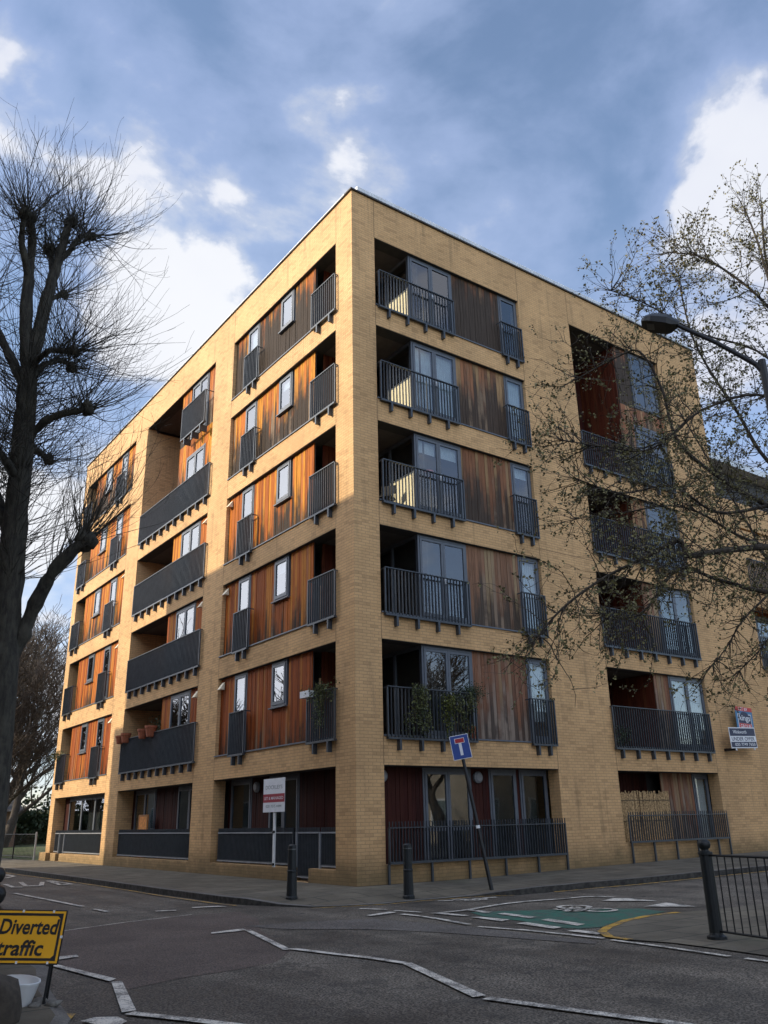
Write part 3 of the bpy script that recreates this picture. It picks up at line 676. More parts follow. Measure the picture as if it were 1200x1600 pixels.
def sill_strip(F, h0, h1, k):
    mb = MB(); fac(F, mb, h0+.002, h1-.002, -.035, .16, zb(k)+.001, zb(k)+.035); mb.build('floor_trim', frame_m, B)
def vent(F, h, z):
    mb = MB(); P = [F(h-.09, .1, z+.10), F(h+.09, .1, z+.10), F(h+.09, .1, z-.12), F(h-.09, .1, z-.12), F(h+.09, -.06, z-.12), F(h-.09, -.06, z-.12)]
    n = 0; mb.v = list(P); mb.f = [(0, 1, 2, 3), (3, 2, 4, 5), (0, 5, 4, 1), (0, 3, 5), (1, 4, 2)]
    mb.build('vent_cowl', white_m if False else cream, B)

wl = {5: wood_mat('wood_west_top', .80), 4: wood_mat('wood_west_high', .52), 3: wood_mat('wood_west_mid', .30), 2: wood_mat('wood_west_low', .17, (.46, .125, .016), (.15, .032, .007)), 1: wood_mat('wood_west_first', .15, (.38, .092, .015), (.11, .024, .007))}
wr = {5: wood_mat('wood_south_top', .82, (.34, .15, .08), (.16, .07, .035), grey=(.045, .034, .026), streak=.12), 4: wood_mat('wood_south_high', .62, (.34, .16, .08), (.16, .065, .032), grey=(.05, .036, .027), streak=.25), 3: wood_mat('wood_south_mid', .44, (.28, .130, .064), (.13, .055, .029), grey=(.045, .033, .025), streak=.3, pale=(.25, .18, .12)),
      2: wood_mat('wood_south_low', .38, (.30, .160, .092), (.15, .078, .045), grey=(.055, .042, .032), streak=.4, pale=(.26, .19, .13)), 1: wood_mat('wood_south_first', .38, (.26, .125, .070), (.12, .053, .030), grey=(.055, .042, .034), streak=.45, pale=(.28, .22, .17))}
core = MB()
for k in range(1, 6):
    z0 = zb(k); z1 = zt(k); f0 = z0+.04
    # ---- right (south) facade, corner bay
    holes = [(2.05, 3.70, f0, z1), (5.63, 6.43, f0, z1)]
    cladding(FR, 3.70, 5.63, f0, z1-.002, [], wr[k]); back(FR, 3.70, 5.63, f0, z1, [])
    cur = {5: (None, None), 4: ((curtain_m, .95), (curtain_m, .95)), 3: ((curtain_m, .18), (curtain_m, .15)), 2: (None, (curtain_m, 1.0)), 1: (None, (curtain_m, .8))}[k]
    window(FR, 2.05, 3.70, f0, z1-.004, 2, cur=cur[0], handle=True); window(FR, 5.63, 6.43, f0, z1-.004, 1, cur=cur[1], handle=True)
    sill_strip(FR, .77, 6.44, k)
    own = True
    bars(FR, .84, 3.58, z0-.05, z0+1.13, brk=[1.18, 1.83, 2.48, 3.14]); bars(FR, 5.50, 6.40, z0-.05, z0+1.13, brk=[5.70, 6.13])
    fac(FR, core, 2.46, 6.6, .75, .80, z0+.001, z1-.001); core.box(2.40, 2.45, .18, 2.55, z0+.001, z1-.001)
    # ---- left (west) facade, corner bay
    holes = [(3.40, 4.22, z0+1.05, z1), (5.66, 6.47, f0, z1)]
    cladding(FL, 2.12, 7.37, f0, z1-.002, holes, wl[k]); back(FL, 2.12, 7.37, f0, z1, holes)
    window(FL, 3.40, 4.22, z0+1.05, z1-.004, 1, mat=glass_w, cur=((curtain_m, .3) if k in (2, 4) else None)); window(FL, 5.66, 6.47, f0, z1-.004, 1, handle=(k < 3), mat=glass_w, cur=((curtain_m, .95) if k in (1, 5) else None))
    sill_strip(FL, .84, 7.38, k)
    bars(FL, .74, 2.02, z0-.05, z0+1.13, brk=[1.02, 1.68]); bars(FL, 5.40, 6.34, z0-.05, z0+1.13, brk=[5.62, 6.05])
    fac(FL, core, 2.9, 8.6, .75, .80, z0+.001, z1-.001)
    if k < 4: vent(FL, 7.22, z1-.22)
    # corner loggia inner faces: red boards at the back, glazed side
    cladding(FR, .40, 2.0, z0+.01, z1-.003, [], redwood2, d=2.12, name='loggia_boards')
    o = MB(); e = .06
    o.box(2.05, 2.11, .14, .20, z0+.01, z1-.003); o.box(2.05, 2.11, 1.22, 1.30, z0+.01, z1-.003); o.box(2.05, 2.11, 2.03, 2.11, z0+.01, z1-.003)
    o.box(2.05, 2.11, .20, 2.03, z1-.10, z1-.003); o.box(2.05, 2.11, .20, 1.22, z0+.01, z0+.10); o.box(2.05, 2.11, 1.30, 2.03, z0+.01, z0+.10)
    so = o.build('loggia_door', frame_m, B)
    pm = MB(); pm.box(2.07, 2.078, .20, 1.22, z0+.10, z1-.10); pm.build('pane', glass_c, so)
    pm = MB(); pm.box(2.07, 2.078, 1.30, 2.03, z0+.10, z1-.10); pm.build('pane', glass_c, so)
    if k >= 3:
        pm = MB(); pm.box(2.10, 2.112, .21, 1.21, z0+.10, z0+1.20); cb_ = pm.build('curtain_or_sun_panel', cream, so)  # sun patch put into a pale panel, cut to the sunlit height
    # ---- right facade, far bay
    s = 1.8 if k == 3 else 0
    if k <= 3 or k == 4:
        h_w0 = 11.80; ztop = z1
        cladding(FR, 11.1, h_w0, f0, z1-.002, [], wr[k]); back(FR, 11.1, h_w0, f0, z1, [])
        window(FR, h_w0, 13.53, f0, z1-.004, 2, cur=((curtain_m, .9) if k == 1 else None)); sill_strip(FR, 8.81, 13.54, k)
        bars(FR, 8.76, 13.40, z0-.05, z0+1.13, brk=[9.05+.68*i for i in range(7)] if k > 1 else [9.05+.68*i for i in range(7)], own=(k == 1))
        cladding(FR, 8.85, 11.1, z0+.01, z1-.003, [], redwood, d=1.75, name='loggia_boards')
        o = MB(); o.box(11.10, 11.13, .15, 1.75, z0+.01, z1-.003); o.build('loggia_boards', redwood2, B)
        fac(FR, core, 11.3, 15.4, .75, .80, z0+.001, z1-.001)
    # ---- left facade, middle bay
    if k <= 4:
        cladding(FL, 8.87, 12.05, f0, z1-.002, [(9.62, 11.28, f0, z1)], wl[k]); back(FL, 8.87, 12.05, f0, z1, [(9.62, 11.28, f0, z1)])
        window(FL, 9.62, 11.28, f0, z1-.004, 2, mat=glass_w); sill_strip(FL, 8.87, 15.47, k)
        bars(FL, 8.72, 15.30, z0-.05, z0+1.13, brk=[9.02+.66*i for i in range(10)], own=(k in (1, 2)))
        if k < 4: vent(FL, 9.08, z1-.22)
    cladding(FL, 12.10, 15.45, z0+.01 if k < 5 else z0-.62, z1-.003, [], redwood2, d=1.5, name='loggia_boards')
    o = MB(); o.box(.15, 1.5, 12.05, 12.09, z0+.01 if k < 5 else z0-.62, z1-.003); o.build('loggia_boards', redwood2, B)
    fac(FL, core, 8.6, 12.04, .75, .80, z0+.001, z1-.001)
    # ---- left facade, far bay (mirror of the corner bay)
    holes = [(20.10, 20.95, z0+1.05, z1), (18.02, 18.85, f0, z1)]
    cladding(FL, 16.88, 22.35, f0, z1-.002, holes, wl[k if k < 4 else 3] if k != 5 else wl[4]); back(FL, 16.88, 22.35, f0, z1, holes)
    window(FL, 20.10, 20.95, z0+1.05, z1-.004, 1, mat=glass_w); window(FL, 18.02, 18.85, f0, z1-.004, 1, mat=glass_w)
    sill_strip(FL, 16.88, 23.41, k)
    bars(FL, 22.25, 23.45, z0-.05, z0+1.13, brk=[22.5, 23.15], own=False); bars(FL, 17.80, 18.80, z0-.05, z0+1.13, brk=[18.05, 18.5], own=False)
    if k < 4: vent(FL, 17.05, z1-.22)
    fac(FL, core, 16.0, 23.3, .9, .95, z0+.001, z1-.001)
# top storeys of the two-storey loggias
k = 5; z0 = zb(5); z1 = zt(5)
cladding(FL, 8.87, 12.05, zt(4), z1-.002, [(9.62, 11.10, z0+.05, z1)], wl[4]); back(FL, 8.87, 12.05, zt(4), z1, [(9.62, 11.10, z0+.05, z1)])
window(FL, 9.62, 11.10, z0+.05, z1-.004, 2, mat=glass_w); bars(FL, 9.05, 11.12, z0-.10, z0+1.16, d=-.26, fin=.05, brk=[9.35, 10.05, 10.75], own=True)
cladding(FR, 11.2, 13.53, zt(4), z1-.002, [(12.0, 13.4, z0+.05, z1)], wr[5]); back(FR, 11.2, 13.53, zt(4), z1, [(12.0, 13.4, z0+.05, z1)])
window(FR, 12.0, 13.4, z0+.05, z1-.004, 2)
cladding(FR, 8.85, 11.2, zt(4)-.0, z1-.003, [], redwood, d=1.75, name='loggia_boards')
o = MB()
for i in range(13): o.box(11.17, 11.2, .15+i*.123, .15+i*.123+.115, zt(4), z1-.003)
o.build('loggia_boards', redwood2, B)
fac(FR, core, 11.3, 15.4, .75, .80, z0+.001, z1-.001)
# ---- ground floor
gw = MB()
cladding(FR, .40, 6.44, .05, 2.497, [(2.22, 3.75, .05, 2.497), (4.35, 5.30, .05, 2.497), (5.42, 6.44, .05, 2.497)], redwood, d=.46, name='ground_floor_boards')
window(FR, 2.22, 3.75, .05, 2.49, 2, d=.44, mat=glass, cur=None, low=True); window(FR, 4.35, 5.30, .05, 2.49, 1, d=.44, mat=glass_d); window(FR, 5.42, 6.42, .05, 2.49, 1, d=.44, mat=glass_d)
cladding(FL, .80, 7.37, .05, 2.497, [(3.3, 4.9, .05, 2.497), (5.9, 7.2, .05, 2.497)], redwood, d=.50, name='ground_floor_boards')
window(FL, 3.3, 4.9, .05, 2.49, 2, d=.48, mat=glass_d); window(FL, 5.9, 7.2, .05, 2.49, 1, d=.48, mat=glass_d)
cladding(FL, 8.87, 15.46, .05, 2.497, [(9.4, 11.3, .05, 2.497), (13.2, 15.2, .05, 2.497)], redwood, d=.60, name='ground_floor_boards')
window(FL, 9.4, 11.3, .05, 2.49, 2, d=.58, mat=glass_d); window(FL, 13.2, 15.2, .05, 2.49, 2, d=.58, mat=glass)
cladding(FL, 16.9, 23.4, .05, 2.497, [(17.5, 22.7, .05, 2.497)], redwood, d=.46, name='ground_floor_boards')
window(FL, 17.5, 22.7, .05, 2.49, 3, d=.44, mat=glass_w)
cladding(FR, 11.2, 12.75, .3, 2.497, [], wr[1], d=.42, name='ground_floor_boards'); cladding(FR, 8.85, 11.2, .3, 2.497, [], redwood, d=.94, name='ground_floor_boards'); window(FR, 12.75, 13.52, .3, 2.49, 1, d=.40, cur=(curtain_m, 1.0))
for F, a, b, dd in ((FR, .4, 6.6, .98), (FL, .8, 8.0, 1.02), (FL, 8.2, 15.47, 1.15), (FL, 15.7, 23.4, 1.15), (FR, 8.82, 15.5, .98)): fac(F, core, a, b, dd, dd+.04, -.1, 2.498)
fl = MB(); fl.box(DEP, 15.5, DEP, 1.6, -.02, .04); fl.box(DEP, 1.6, 1.6, 23.4, -.02, .04); fl.build('ground_floor_slab', soffit, B)
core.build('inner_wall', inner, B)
# ground floor railings
g = bars(FR, .80, 6.40, .42, 1.15, d=-.12, sp=.088, fin=.05, mat=rail_m, name='ground_floor_railing', ret=False, sticks=.13)
for h in (.78, 1.98, 3.1, 4.25, 5.35, 6.38): m_ = MB(); fac(FR, m_, h-.024, h+.024, -.125, -.075, -.1, .40); m_.build('rail_post', rail_m, g)
g = bars(FR, 8.92, 13.50, .62, 1.30, d=-.12, sp=.10, fin=.035, mat=rail_m, name='ground_floor_railing', ret=False, sticks=.10)
for h in (8.95, 9.9, 10.9, 11.9, 12.9, 13.48): m_ = MB(); fac(FR, m_, h-.024, h+.024, -.125, -.075, -.05, .60); m_.build('rail_post', rail_m, g)
for a, b, zz in ((3.0, 7.20, .36), (.86, 1.68, .36), (1.78, 2.74, .10), (8.95, 15.40, .36), (16.95, 21.9, .36), (22.6, 23.3, .36), (21.95, 22.55, .1)):
    gg = bars(FL, a, b, zz, 1.07, d=.14, sp=.075, fin=.05, wd=.014, mat=rail_m, name='ground_floor_railing' if zz > .2 else 'gate', ret=False, sticks=.12)
    m_ = MB(); fac(FL, m_, a, b, .125, .137, 1.055, 1.09); fac(FL, m_, a, b, .125, .137, zz-.02, zz+.01); m_.build('top_rail', rail_l, gg)
for h in (1.70, 2.78, 21.9, 22.6): m_ = MB(); fac(FL, m_, h-.02, h+.02, .105, .165, .30, 1.09); m_.build('gate_post', rail_l, B)
# soldier course on the low brick wall
def wall_lamp(F, h, d, z):
    mb = MB(); n = 18
    for dd, r in ((d, .14), (d-.06, .14), (d-.10, .09)):
        for j in range(n): mb.v.append(F(h + r*math.cos(2*PI*j/n), dd, z + r*math.sin(2*PI*j/n)))
    for i in range(2):
        for j in range(n): mb.f.append((i*n+j, i*n+(j+1) % n, (i+1)*n+(j+1) % n, (i+1)*n+j))
    mb.f.append(tuple(2*n+j for j in range(n))); mb.f.append(tuple(range(n)))
    mb.build('wall_lamp', plain('lamp_glass', (.22, .23, .24), .4) if 'lamp_glass' not in MATS else MATS['lamp_glass'], B)
wall_lamp(FR, 1.0, .44, 2.28); wall_lamp(FR, 3.95, .44, 2.28); wall_lamp(FL, 5.55, .48, 2.24)

# adjoining lower wing of the same block, at the right
WG = empty('adjoining_block', (16, 0, 0))
tag(WG, 'lower yellow brick block with dark top storey, joined to the right end of the flats', 'building')
def wl_box(mb, *a): mb.box(a[0]-16, a[1]-16, *a[2:])
mb = MB()
wl_box(mb, 15.965, 17.25, .06, .5, -.3, 12.3); wl_box(mb, 17.25, 30, .06, .5, 11.3, 12.3)
for k in range(0, 4): wl_box(mb, 17.25, 22.5, .06, .5, zt(k) if k else 2.5, zb(k+1) if k < 3 else 9.0)
wl_box(mb, 22.5, 25, .06, .5, -.3, 11.3); wl_box(mb, 25, 30, .06, .5, -.3, 11.3); wl_box(mb, 17.25, 22.5, .06, .5, -.3, .6); wl_box(mb, 29.5, 30, .5, 12, -.3, 12.3)
mb.build('brick_wall', brick, WG)
mb = MB(); wl_box(mb, 16.0, 30, 1.4, 9, 12.3, 14.35); mb.build('top_storey', plain('slate_cladding', (.05, .052, .055), .6), WG)
mb = MB(); wl_box(mb, 15.97, 30.3, .75, 9.3, 14.36, 14.62); mb.build('roof', coping_m, WG)
mb = MB()
for i in range(44): wl_box(mb, 17.3+i*.118, 17.41+i*.118, .9, .93, .6, 11.3)
mb.build('wood_cladding', wl[2], WG)
for k in range(1, 4): mb = MB(); wl_box(mb, 17.25, 22.5, .5, 2.0, zb(k)-.25, zb(k)-.02); mb.build('floor_slab', soffit, WG)
for k in (1, 2, 3):
    mb = MB(); z0 = zb(k)
    wl_box(mb, 17.2, 22.4, -.06, -.02, z0+1.1, z0+1.13); wl_box(mb, 17.2, 22.4, -.06, -.02, z0-.05, z0)
    for i in range(49): wl_box(mb, 17.2+i*.106, 17.212+i*.106, -.06, -.02, z0, z0+1.1)
    mb.build('balcony_railing', rail_m, WG)
    mb = MB(); wl_box(mb, 18.6, 20.2, .84, .88, z0+.05, zt(k)-.05); mb.build('window', frame_m, WG)
    mb = MB(); wl_box(mb, 18.7, 20.1, .825, .835, z0+.15, zt(k)-.15); mb.build('pane', glass, WG)

# terrace added across the street, unseen; shaped to cast the shade on the lower floors
TR = empty('added_shade_terrace', (-13, 5, 0))
tag(TR, 'tall red brown brick terrace added across the left street, unseen, to shade the flats', 'building')
mb = MB(); TZ = 15.9
mb.box(-12, 0, -26, 12.8, -.3, TZ); mb.box(-12, 0, 12.8, 16.2, -.3, TZ-1.9); mb.box(-12, 0, 16.2, 17.2, -.3, TZ-4.2)
mb.build('wall', brick2, TR)
wm = MB(); wf = MB()
for k in range(5):
    for j in range(13):
        y = -24.5+2.8*j; z = .9+3.0*k
        wf.box(.002, .05, y-.08, y+1.18, z-.08, z+1.68); wm.box(.052, .06, y, y+1.1, z, z+1.6)
wfo = wf.build('window', white_m, TR); wm.build('pane', glass, wfo)

# ------------------------------------------------------------------ street things
def bollard(loc, label):
    e = empty('bollard', loc)
    MB().lathe([(.115, -.03), (.115, .035), (.10, .05), (.093, .30), (.088, .46), (.094, .47), (.094, .495), (.084, .505), (.078, .90), (.074, .935), (.055, .955), (.0, .962)], sides=12).build('post', dark_green, e)
    MB().lathe([(.088, .0), (.0885, .02)], (0, 0, .86), 12).build('collar', plain('worn_metal', (.12, .13, .13), .4, .6) if 'worn_metal' not in MATS else MATS['worn_metal'], e)
    return tag(e, label, 'bollard', 'bollards on the corner pavement')
bollard((-2.18, -1.05, -.045), 'black tapered bollard in front of the small brick gate gap, left of the building corner')
bollard((-.32, -2.24, -.075), 'black tapered bollard right of the building corner, in front of the long ground floor railing')
# bollard with two balls behind the yellow sign
e = empty('ball_bollard', (-8.86, -7.23, -.05))
MB().lathe([(.13, 0), (.13, .06), (.10, .10), (.095, .60), (.115, .62), (.115, .66), (.085, .68)], sides=18).build('post', black_m, e, smooth=False)
MB().lathe([(.085, .68), (.07, .70), (.098, .73), (.115, .775), (.115, .80), (.098, .84), (.06, .865)], sides=22).build('lower_ball', black_m, e, smooth=True)
MB().lathe([(.06, .865), (.05, .88), (.075, .905), (.09, .945), (.088, .975), (.065, 1.01), (.0, 1.028)], sides=22).build('upper_ball', black_m, e, smooth=True)
tag(e, 'glossy black bollard with two stacked balls on top, behind the yellow sign', 'bollard')

# leaning no through road sign
e = empty('no_through_road_sign', (1.52, -2.55, -.01))
topv = Vector((-.26, .50, 2.98)); a0 = Vector((0, 0, -.03))
lean = (topv - a0)
mb = MB(); mb.tube([a0, a0+lean*.36, topv], [.042, .040, .036], 10); mb.build('pole', black_m, e)
mb = MB(); c_ = a0+lean*.385; mb.tube([c_, c_+lean.normalized()*.06], .044, 10); mb.build('reflective_band', white_m, e)
nrm = Vector((-.58, -.80, 0)).normalized(); up = (lean.normalized()); up = (up - nrm*up.dot(nrm)).normalized()
up = (up + Vector((-.0, 0, 0))).normalized(); rt = up.cross(nrm).normalized()
cen = topv - lean.normalized()*.235 + nrm*.05
def frameM(c, r, u, n): return Matrix(((r.x, u.x, n.x, c.x), (r.y, u.y, n.y, c.y), (r.z, u.z, n.z, c.z), (0, 0, 0, 1)))
FM = frameM(cen, rt, up, nrm)
def plate(name, mat, x0, x1, y0, y1, z0, z1, FM, parent, bevel=0):
    mb = MB()
    mb.box(x0, x1, y0, y1, z0, z1, lambda x, y, z: tuple(FM @ Vector((x, y, z)))); return mb.build(name, mat, parent, bevel=bevel)
sg_b = plain('sign_blue', (.010, .05, .26), .4, 0, .04); sg_r = plain('sign_red', (.42, .012, .02), .4, 0, .04); sg_w = plain('sign_white', (.72, .74, .76), .4, 0, .04)
pl_ = plate('sign_plate', sg_w, -.20, .20, -.25, .25, 0, .006, FM, e, .0)
plate('blue_field', sg_b, -.188, .188, -.238, .238, .006, .009, FM, pl_)
plate('stem_symbol', sg_w, -.03, .03, -.17, .085, .009, .012, FM, pl_); plate('bar_border', sg_w, -.105, .105, .08, .185, .0095, .0115, FM, pl_)
plate('red_bar', sg_r, -.095, .095, .09, .175, .0115, .014, FM, pl_)
tag(e, 'blue no through road sign with red topped white T on a leaning black pole', 'road sign')

# diverted traffic sign
e = empty('diversion_sign', (-8.70, -8.0, -.06))
o0 = Vector((-8.70, -8.0, -.06))
TRc = Vector((-8.449, -8.151, .625)); BRc = Vector((-8.512, -8.225, .244)); TLc = Vector((-9.06, -7.80, .655))
rt = (TRc - TLc).normalized(); up = (TRc - BRc); up = (up - rt*up.dot(rt)).normalized(); nrm = rt.cross(up).normalized()
Wd, Hd = (TRc-TLc).length, (TRc-BRc).length
cen = TLc.lerp(TRc, .5) - up*Hd*.5 - o0
FM = frameM(cen, rt, up, nrm)
sg_y = plain('sign_yellow', (.86, .42, .012), .45, 0, .06, 3); sg_k = plain('sign_black', (.012, .012, .012), .5)
a, b = Wd/2, Hd/2
pl_ = plate('sign_plate', sg_y, -a, a, -b, b, 0, .004, FM, e)
mb = MB(); t_ = .02; T_ = lambda x, y, z: tuple(FM @ Vector((x, y, z)))
i = .017
for q in ((-a+i, a-i, b-i-t_, b-i), (-a+i, a-i, -b+i, -b+i+t_), (-a+i, -a+i+t_, -b+i+t_, b-i-t_), (a-i-t_, a-i, -b+i+t_, b-i-t_)): mb.box(q[0], q[1], q[2], q[3], .004, .0065, T_)
for sx in (-1, 1):
    for sy in (-1, 1):
        x = sx*(a-i-t_); y = sy*(b-i-t_); n0 = len(mb.v); mb.v += [T_(x, y, .0065), T_(x-sx*.022, y, .0065), T_(x, y-sy*.022, .0065)]; mb.f.append((n0, n0+1, n0+2))
mb.build('border', sg_k, pl_)
text_obj('lettering', 'Diverted', sg_k, Wd*.68, .120, pl_, FM @ Matrix.Translation((.075, .075, .0068)), .024, shear=.12)
text_obj('lettering', 'traffic', sg_k, Wd*.53, .120, pl_, FM @ Matrix.Translation((.035, -.085, .0068)), .024, shear=.12)
mb = MB()
for x in (-.30, 0, .25):
    mb.box(x-.008, x+.008, b-.012, b+.008, -.002, .009, T_); mb.box(x+.02, x+.036, -b-.008, -b+.012, -.002, .009, T_)
mb.box(a-.012, a+.008, -.01, .01, -.002, .009, T_); mb.build('clip', white_m, pl_)
mb = MB()
mb.box(-a-.004, a+.004, b, b+.01, -.02, .0, T_); mb.box(-a-.004, a+.004, -b-.01, -b, -.02, .0, T_); mb.box(a, a+.008, -b, b, -.02, 0, T_); mb.box(-a-.008, -a, -b, b, -.02, 0, T_)
mb.build('frame', black_m, e)
for x, fx, dn in ((a-.05, .02, -.40), (-a+.10, -.02, -.40)):
    topP = FM @ Vector((x, -b+.02, -.012)); back_ = FM @ Vector((x, b-.05, -.03))
    f1 = Vector((topP.x - .015, topP.y + .03, -.03)) - nrm*(-.03); f2 = f1 - nrm*.24 - rt*.03; f1.z = -.03; f2.z = -.0
    mb = MB(); mb.tube([topP, f1], .011, 8); mb.build('leg', black_m, e)
    mb = MB(); mb.tube([back_, f2], .011, 8); mb.build('leg', black_m, e)
tag(e, 'yellow diverted traffic sign with black border on a low metal frame at the left edge', 'road sign')
# bucket, sandbag, rubble
e = empty('plastic_tub', (-8.775, -8.10, -.05))
mb = MB(); mb.lathe([(.105, .0), (.12, .02), (.155, .17), (.163, .185), (.163, .195), (.147, .19), (.112, .03), (0, .028)], sides=14); tb = mb.build('tub_body', white_m, e, smooth=True); tb.scale = (1, 1, 1)
e.rotation_euler = (R(6), R(5), 0)
tag(e, 'crumpled white plastic tub standing under the yellow sign', 'tub')
def lump(name, loc, sx, sy, sz, mat, label, cat, seed, group=None, sub=3, amp=.18):
    rnd = random.Random(seed); bm = bmesh.new(); bmesh.ops.create_icosphere(bm, subdivisions=sub, radius=1)
    off = Vector((rnd.uniform(0, 9), rnd.uniform(0, 9), rnd.uniform(0, 9)))
    from mathutils import noise as mn
    for v in bm.verts:
        n = mn.noise(v.co*1.6+off); v.co *= 1 + amp*n*2
        v.co.z = max(v.co.z, -.45); v.co = Vector((v.co.x*sx, v.co.y*sy, v.co.z*sz))
    me = bpy.data.meshes.new(name); bm.to_mesh(me); bm.free(); me.materials.append(mat)
    for p in me.polygons: p.use_smooth = True
    o = bpy.data.objects.new(name, me); C.objects.link(o); o.location = loc; o.rotation_euler = (0, 0, rnd.uniform(0, 3))
    return tag(o, label, cat, group)
lump('sandbag', (-9.09, -8.76, .04), .13, .22, .25, plain('sack', (.055, .045, .034), .95, 0, .25, 20, bmp=.5), 'dark brown slumped sandbag at the bottom left corner of the picture', 'sandbag', 3, amp=.12)
stone = plain('rubble', (.15, .14, .12), .95, 0, .25, 20, bmp=.5)
rb = [(-8.60, -8.12, .055, .035, 'largest flat grey stone beside the sign leg'), (-8.52, -8.28, .05, .03, 'flat stone lying by the foot of the sign'), (-8.66, -8.26, .035, .03, 'small round stone nearest the white tub'), (-8.55, -8.02, .032, .024, 'small stone at the back of the rubble by the kerb')]
for i, (x, y, s, h, lb) in enumerate(rb): lump('stone', (x, y, -.045), s*1.5, s, h, stone, lb, 'stone', i+11, 'loose stones under the yellow sign', 2, .25)

# near right corner guard rail
e = empty('guard_rail', (-1.10, -9.38, -.105))
MB().lathe([(.115, 0), (.115, .03), (.085, .05), (.078, .07), (.075, .55), (.073, .93), (.088, .94), (.088, .965), (.06, .975)], sides=14).build('post', dark_green, e)
MB().lathe([(.06, .975), (.045, .985), (.045, 1.0), (.068, 1.02), (.078, 1.055), (.068, 1.09), (.04, 1.108), (.0, 1.115)], sides=20).build('ball_finial', dark_green, e, smooth=True)
d_ = Vector((-.23, -.95, 0)).normalized(); Lr = 3.2
mb = MB()
mb.tube([d_*.07 + Vector((0, 0, .93)), d_*Lr + Vector((0, 0, .93))], .014, 6); mb.tube([d_*.07 + Vector((0, 0, .09)), d_*Lr + Vector((0, 0, .09))], .014, 6)
for i in range(24): q = d_*(.19+.125*i); mb.tube([q + Vector((0, 0, .09)), q + Vector((0, 0, .93))], .0085, 6)
mb.build('rail_panel', black_m, e)
tag(e, 'black guard rail with upright bars and a ball topped post, near right corner', 'railing')

# lamp post
e = empty('street_lamp', (-1.93, -11.69, -.1))
ob = Vector((-1.93, -11.69, -.1))
mb = MB(); mb.tube([Vector((0, 0, 0)), Vector((0, 0, 1.2))], [.085, .08], 12); mb.tube([Vector((0, 0, 1.2)), Vector((0, 0, 6.50))], [.055, .045], 12); mb.build('pole', black_m, e)
A1 = Vector((0, 0, 6.42)); A2 = Vector((-2.37, -10.90, 7.17)) - ob
mb = MB(); mb.tube([A1 + Vector((.0, -.0, -.1)), A1 + Vector((-.03, .05, .03)), A1.lerp(A2, .5)+Vector((0, 0, .02)), A2], [.036, .032, .028, .026], 10); mb.build('arm', black_m, e)
hd = (Vector((-2.59, -10.57, 7.30)) - Vector((-2.36, -10.92, 7.17))).normalized(); sd_ = Vector((hd.y, -hd.x, 0)).normalized(); upv = sd_.cross(hd).normalized()
if upv.z < 0: upv = -upv
A3 = A2 + hd*.0
T_ = lambda x, y, z: tuple(A3 + hd*x*.86 + sd_*y*.80 + upv*z*.80)
mb = MB(); prof = [(-.06, .05, -.03, .04), (.03, .14, -.085, .07), (.10, .19, -.09, .11), (.33, .19, -.07, .11), (.42, .15, -.05, .08), (.47, .09, -.03, .03)]
for x, wv, zl, zh in prof:
    for y, z in ((-wv, zl), (wv, zl), (wv*1.02, (zl+zh)/2), (wv*.6, zh), (-wv*.6, zh), (-wv*1.02, (zl+zh)/2)): mb.v.append(T_(x, y, z))
for i in range(len(prof)-1):
    for j in range(6): a = i*6+j; b = i*6+(j+1) % 6; mb.f.append((a, b, b+6, a+6))
mb.f.append(tuple(range(6))); mb.f.append(tuple((len(prof)-1)*6+j for j in range(6)))
lh = mb.build('lantern', black_m, e)
mb = MB(); mb.box(.08, .38, -.10, .10, -.075, -.058, T_); mb.build('lens', plain('lens', (.10, .10, .10), .3), lh)
tag(e, 'black street lamp with flat lantern on a long sloping arm before the right tree', 'street lamp')

# letting boards
def M_board(cx, cy, cz, tilt, yaw=0.0):
    r = Vector((math.cos(yaw)*math.cos(tilt), math.sin(yaw)*math.cos(tilt), math.sin(tilt))); n = Vector((math.sin(yaw), -math.cos(yaw), 0)); u = n.cross(r)
    return frameM(Vector((cx, cy, cz)), r, u, n)
kb = plain('board_blue', (.05, .19, .36), .5, 0, .05); kn = plain('board_navy', (.012, .018, .06), .5, 0, .05); kr = plain('board_red', (.55, .03, .03), .5, 0, .05)
e = empty('letting_board', (15.06, -.24, 4.12)); FM = M_board(0, 0, 0, R(-1.5), R(0))
pl_ = plate('board', kb, -.47, .47, -.44, .44, 0, .012, FM, e)
plate('red_band', kr, -.47, .47, .31, .44, .012, .016, FM, pl_); text_obj('lettering', 'LET BY', sg_w, .50, .09, pl_, FM @ Matrix.Translation((-.02, .375, .017)), .01)
plate('white_frame', sg_w, -.37, .37, -.28, .22, .012, .015, FM, pl_); plate('navy_field', kn, -.345, .345, -.08, .195, .015, .018, FM, pl_)
mb = MB(); n = 14
for j in range(n+1): an = PI*j/n; mb.v.append(tuple(FM @ Vector((.22*math.cos(an), .19 + .10*math.sin(an), .0185))))
mb.f.append(tuple(range(n+1))); mb.build('navy_arch', kn, pl_)
plate('red_field', kr, -.345, .345, -.255, -.085, .015, .018, FM, pl_)
text_obj('lettering', 'kings', sg_w, .60, .24, pl_, FM @ Matrix.Translation((0, .07, .020)), .012); text_obj('lettering', 'GROUP', sg_w, .56, .11, pl_, FM @ Matrix.Translation((0, -.17, .020)), .01)
plate('red_corner', kr, .25, .47, -.44, -.33, .012, .016, FM, pl_)
text_obj('lettering', 'LET', sg_w, .14, .07, pl_, FM @ Matrix.Translation((.36, -.385, .017)), .01)
mb = MB(); mb.box(.30, .36, .0, .02, -.9, .3); mb.build('post', white_m, e)
mb = MB(); mb.box(.28, .38, .02, .235, -.6, -.52); mb.build('wall_bracket', black_m, e)
tag(e, 'blue and red letting board reading LET BY, high on the right brick wall', 'letting board')
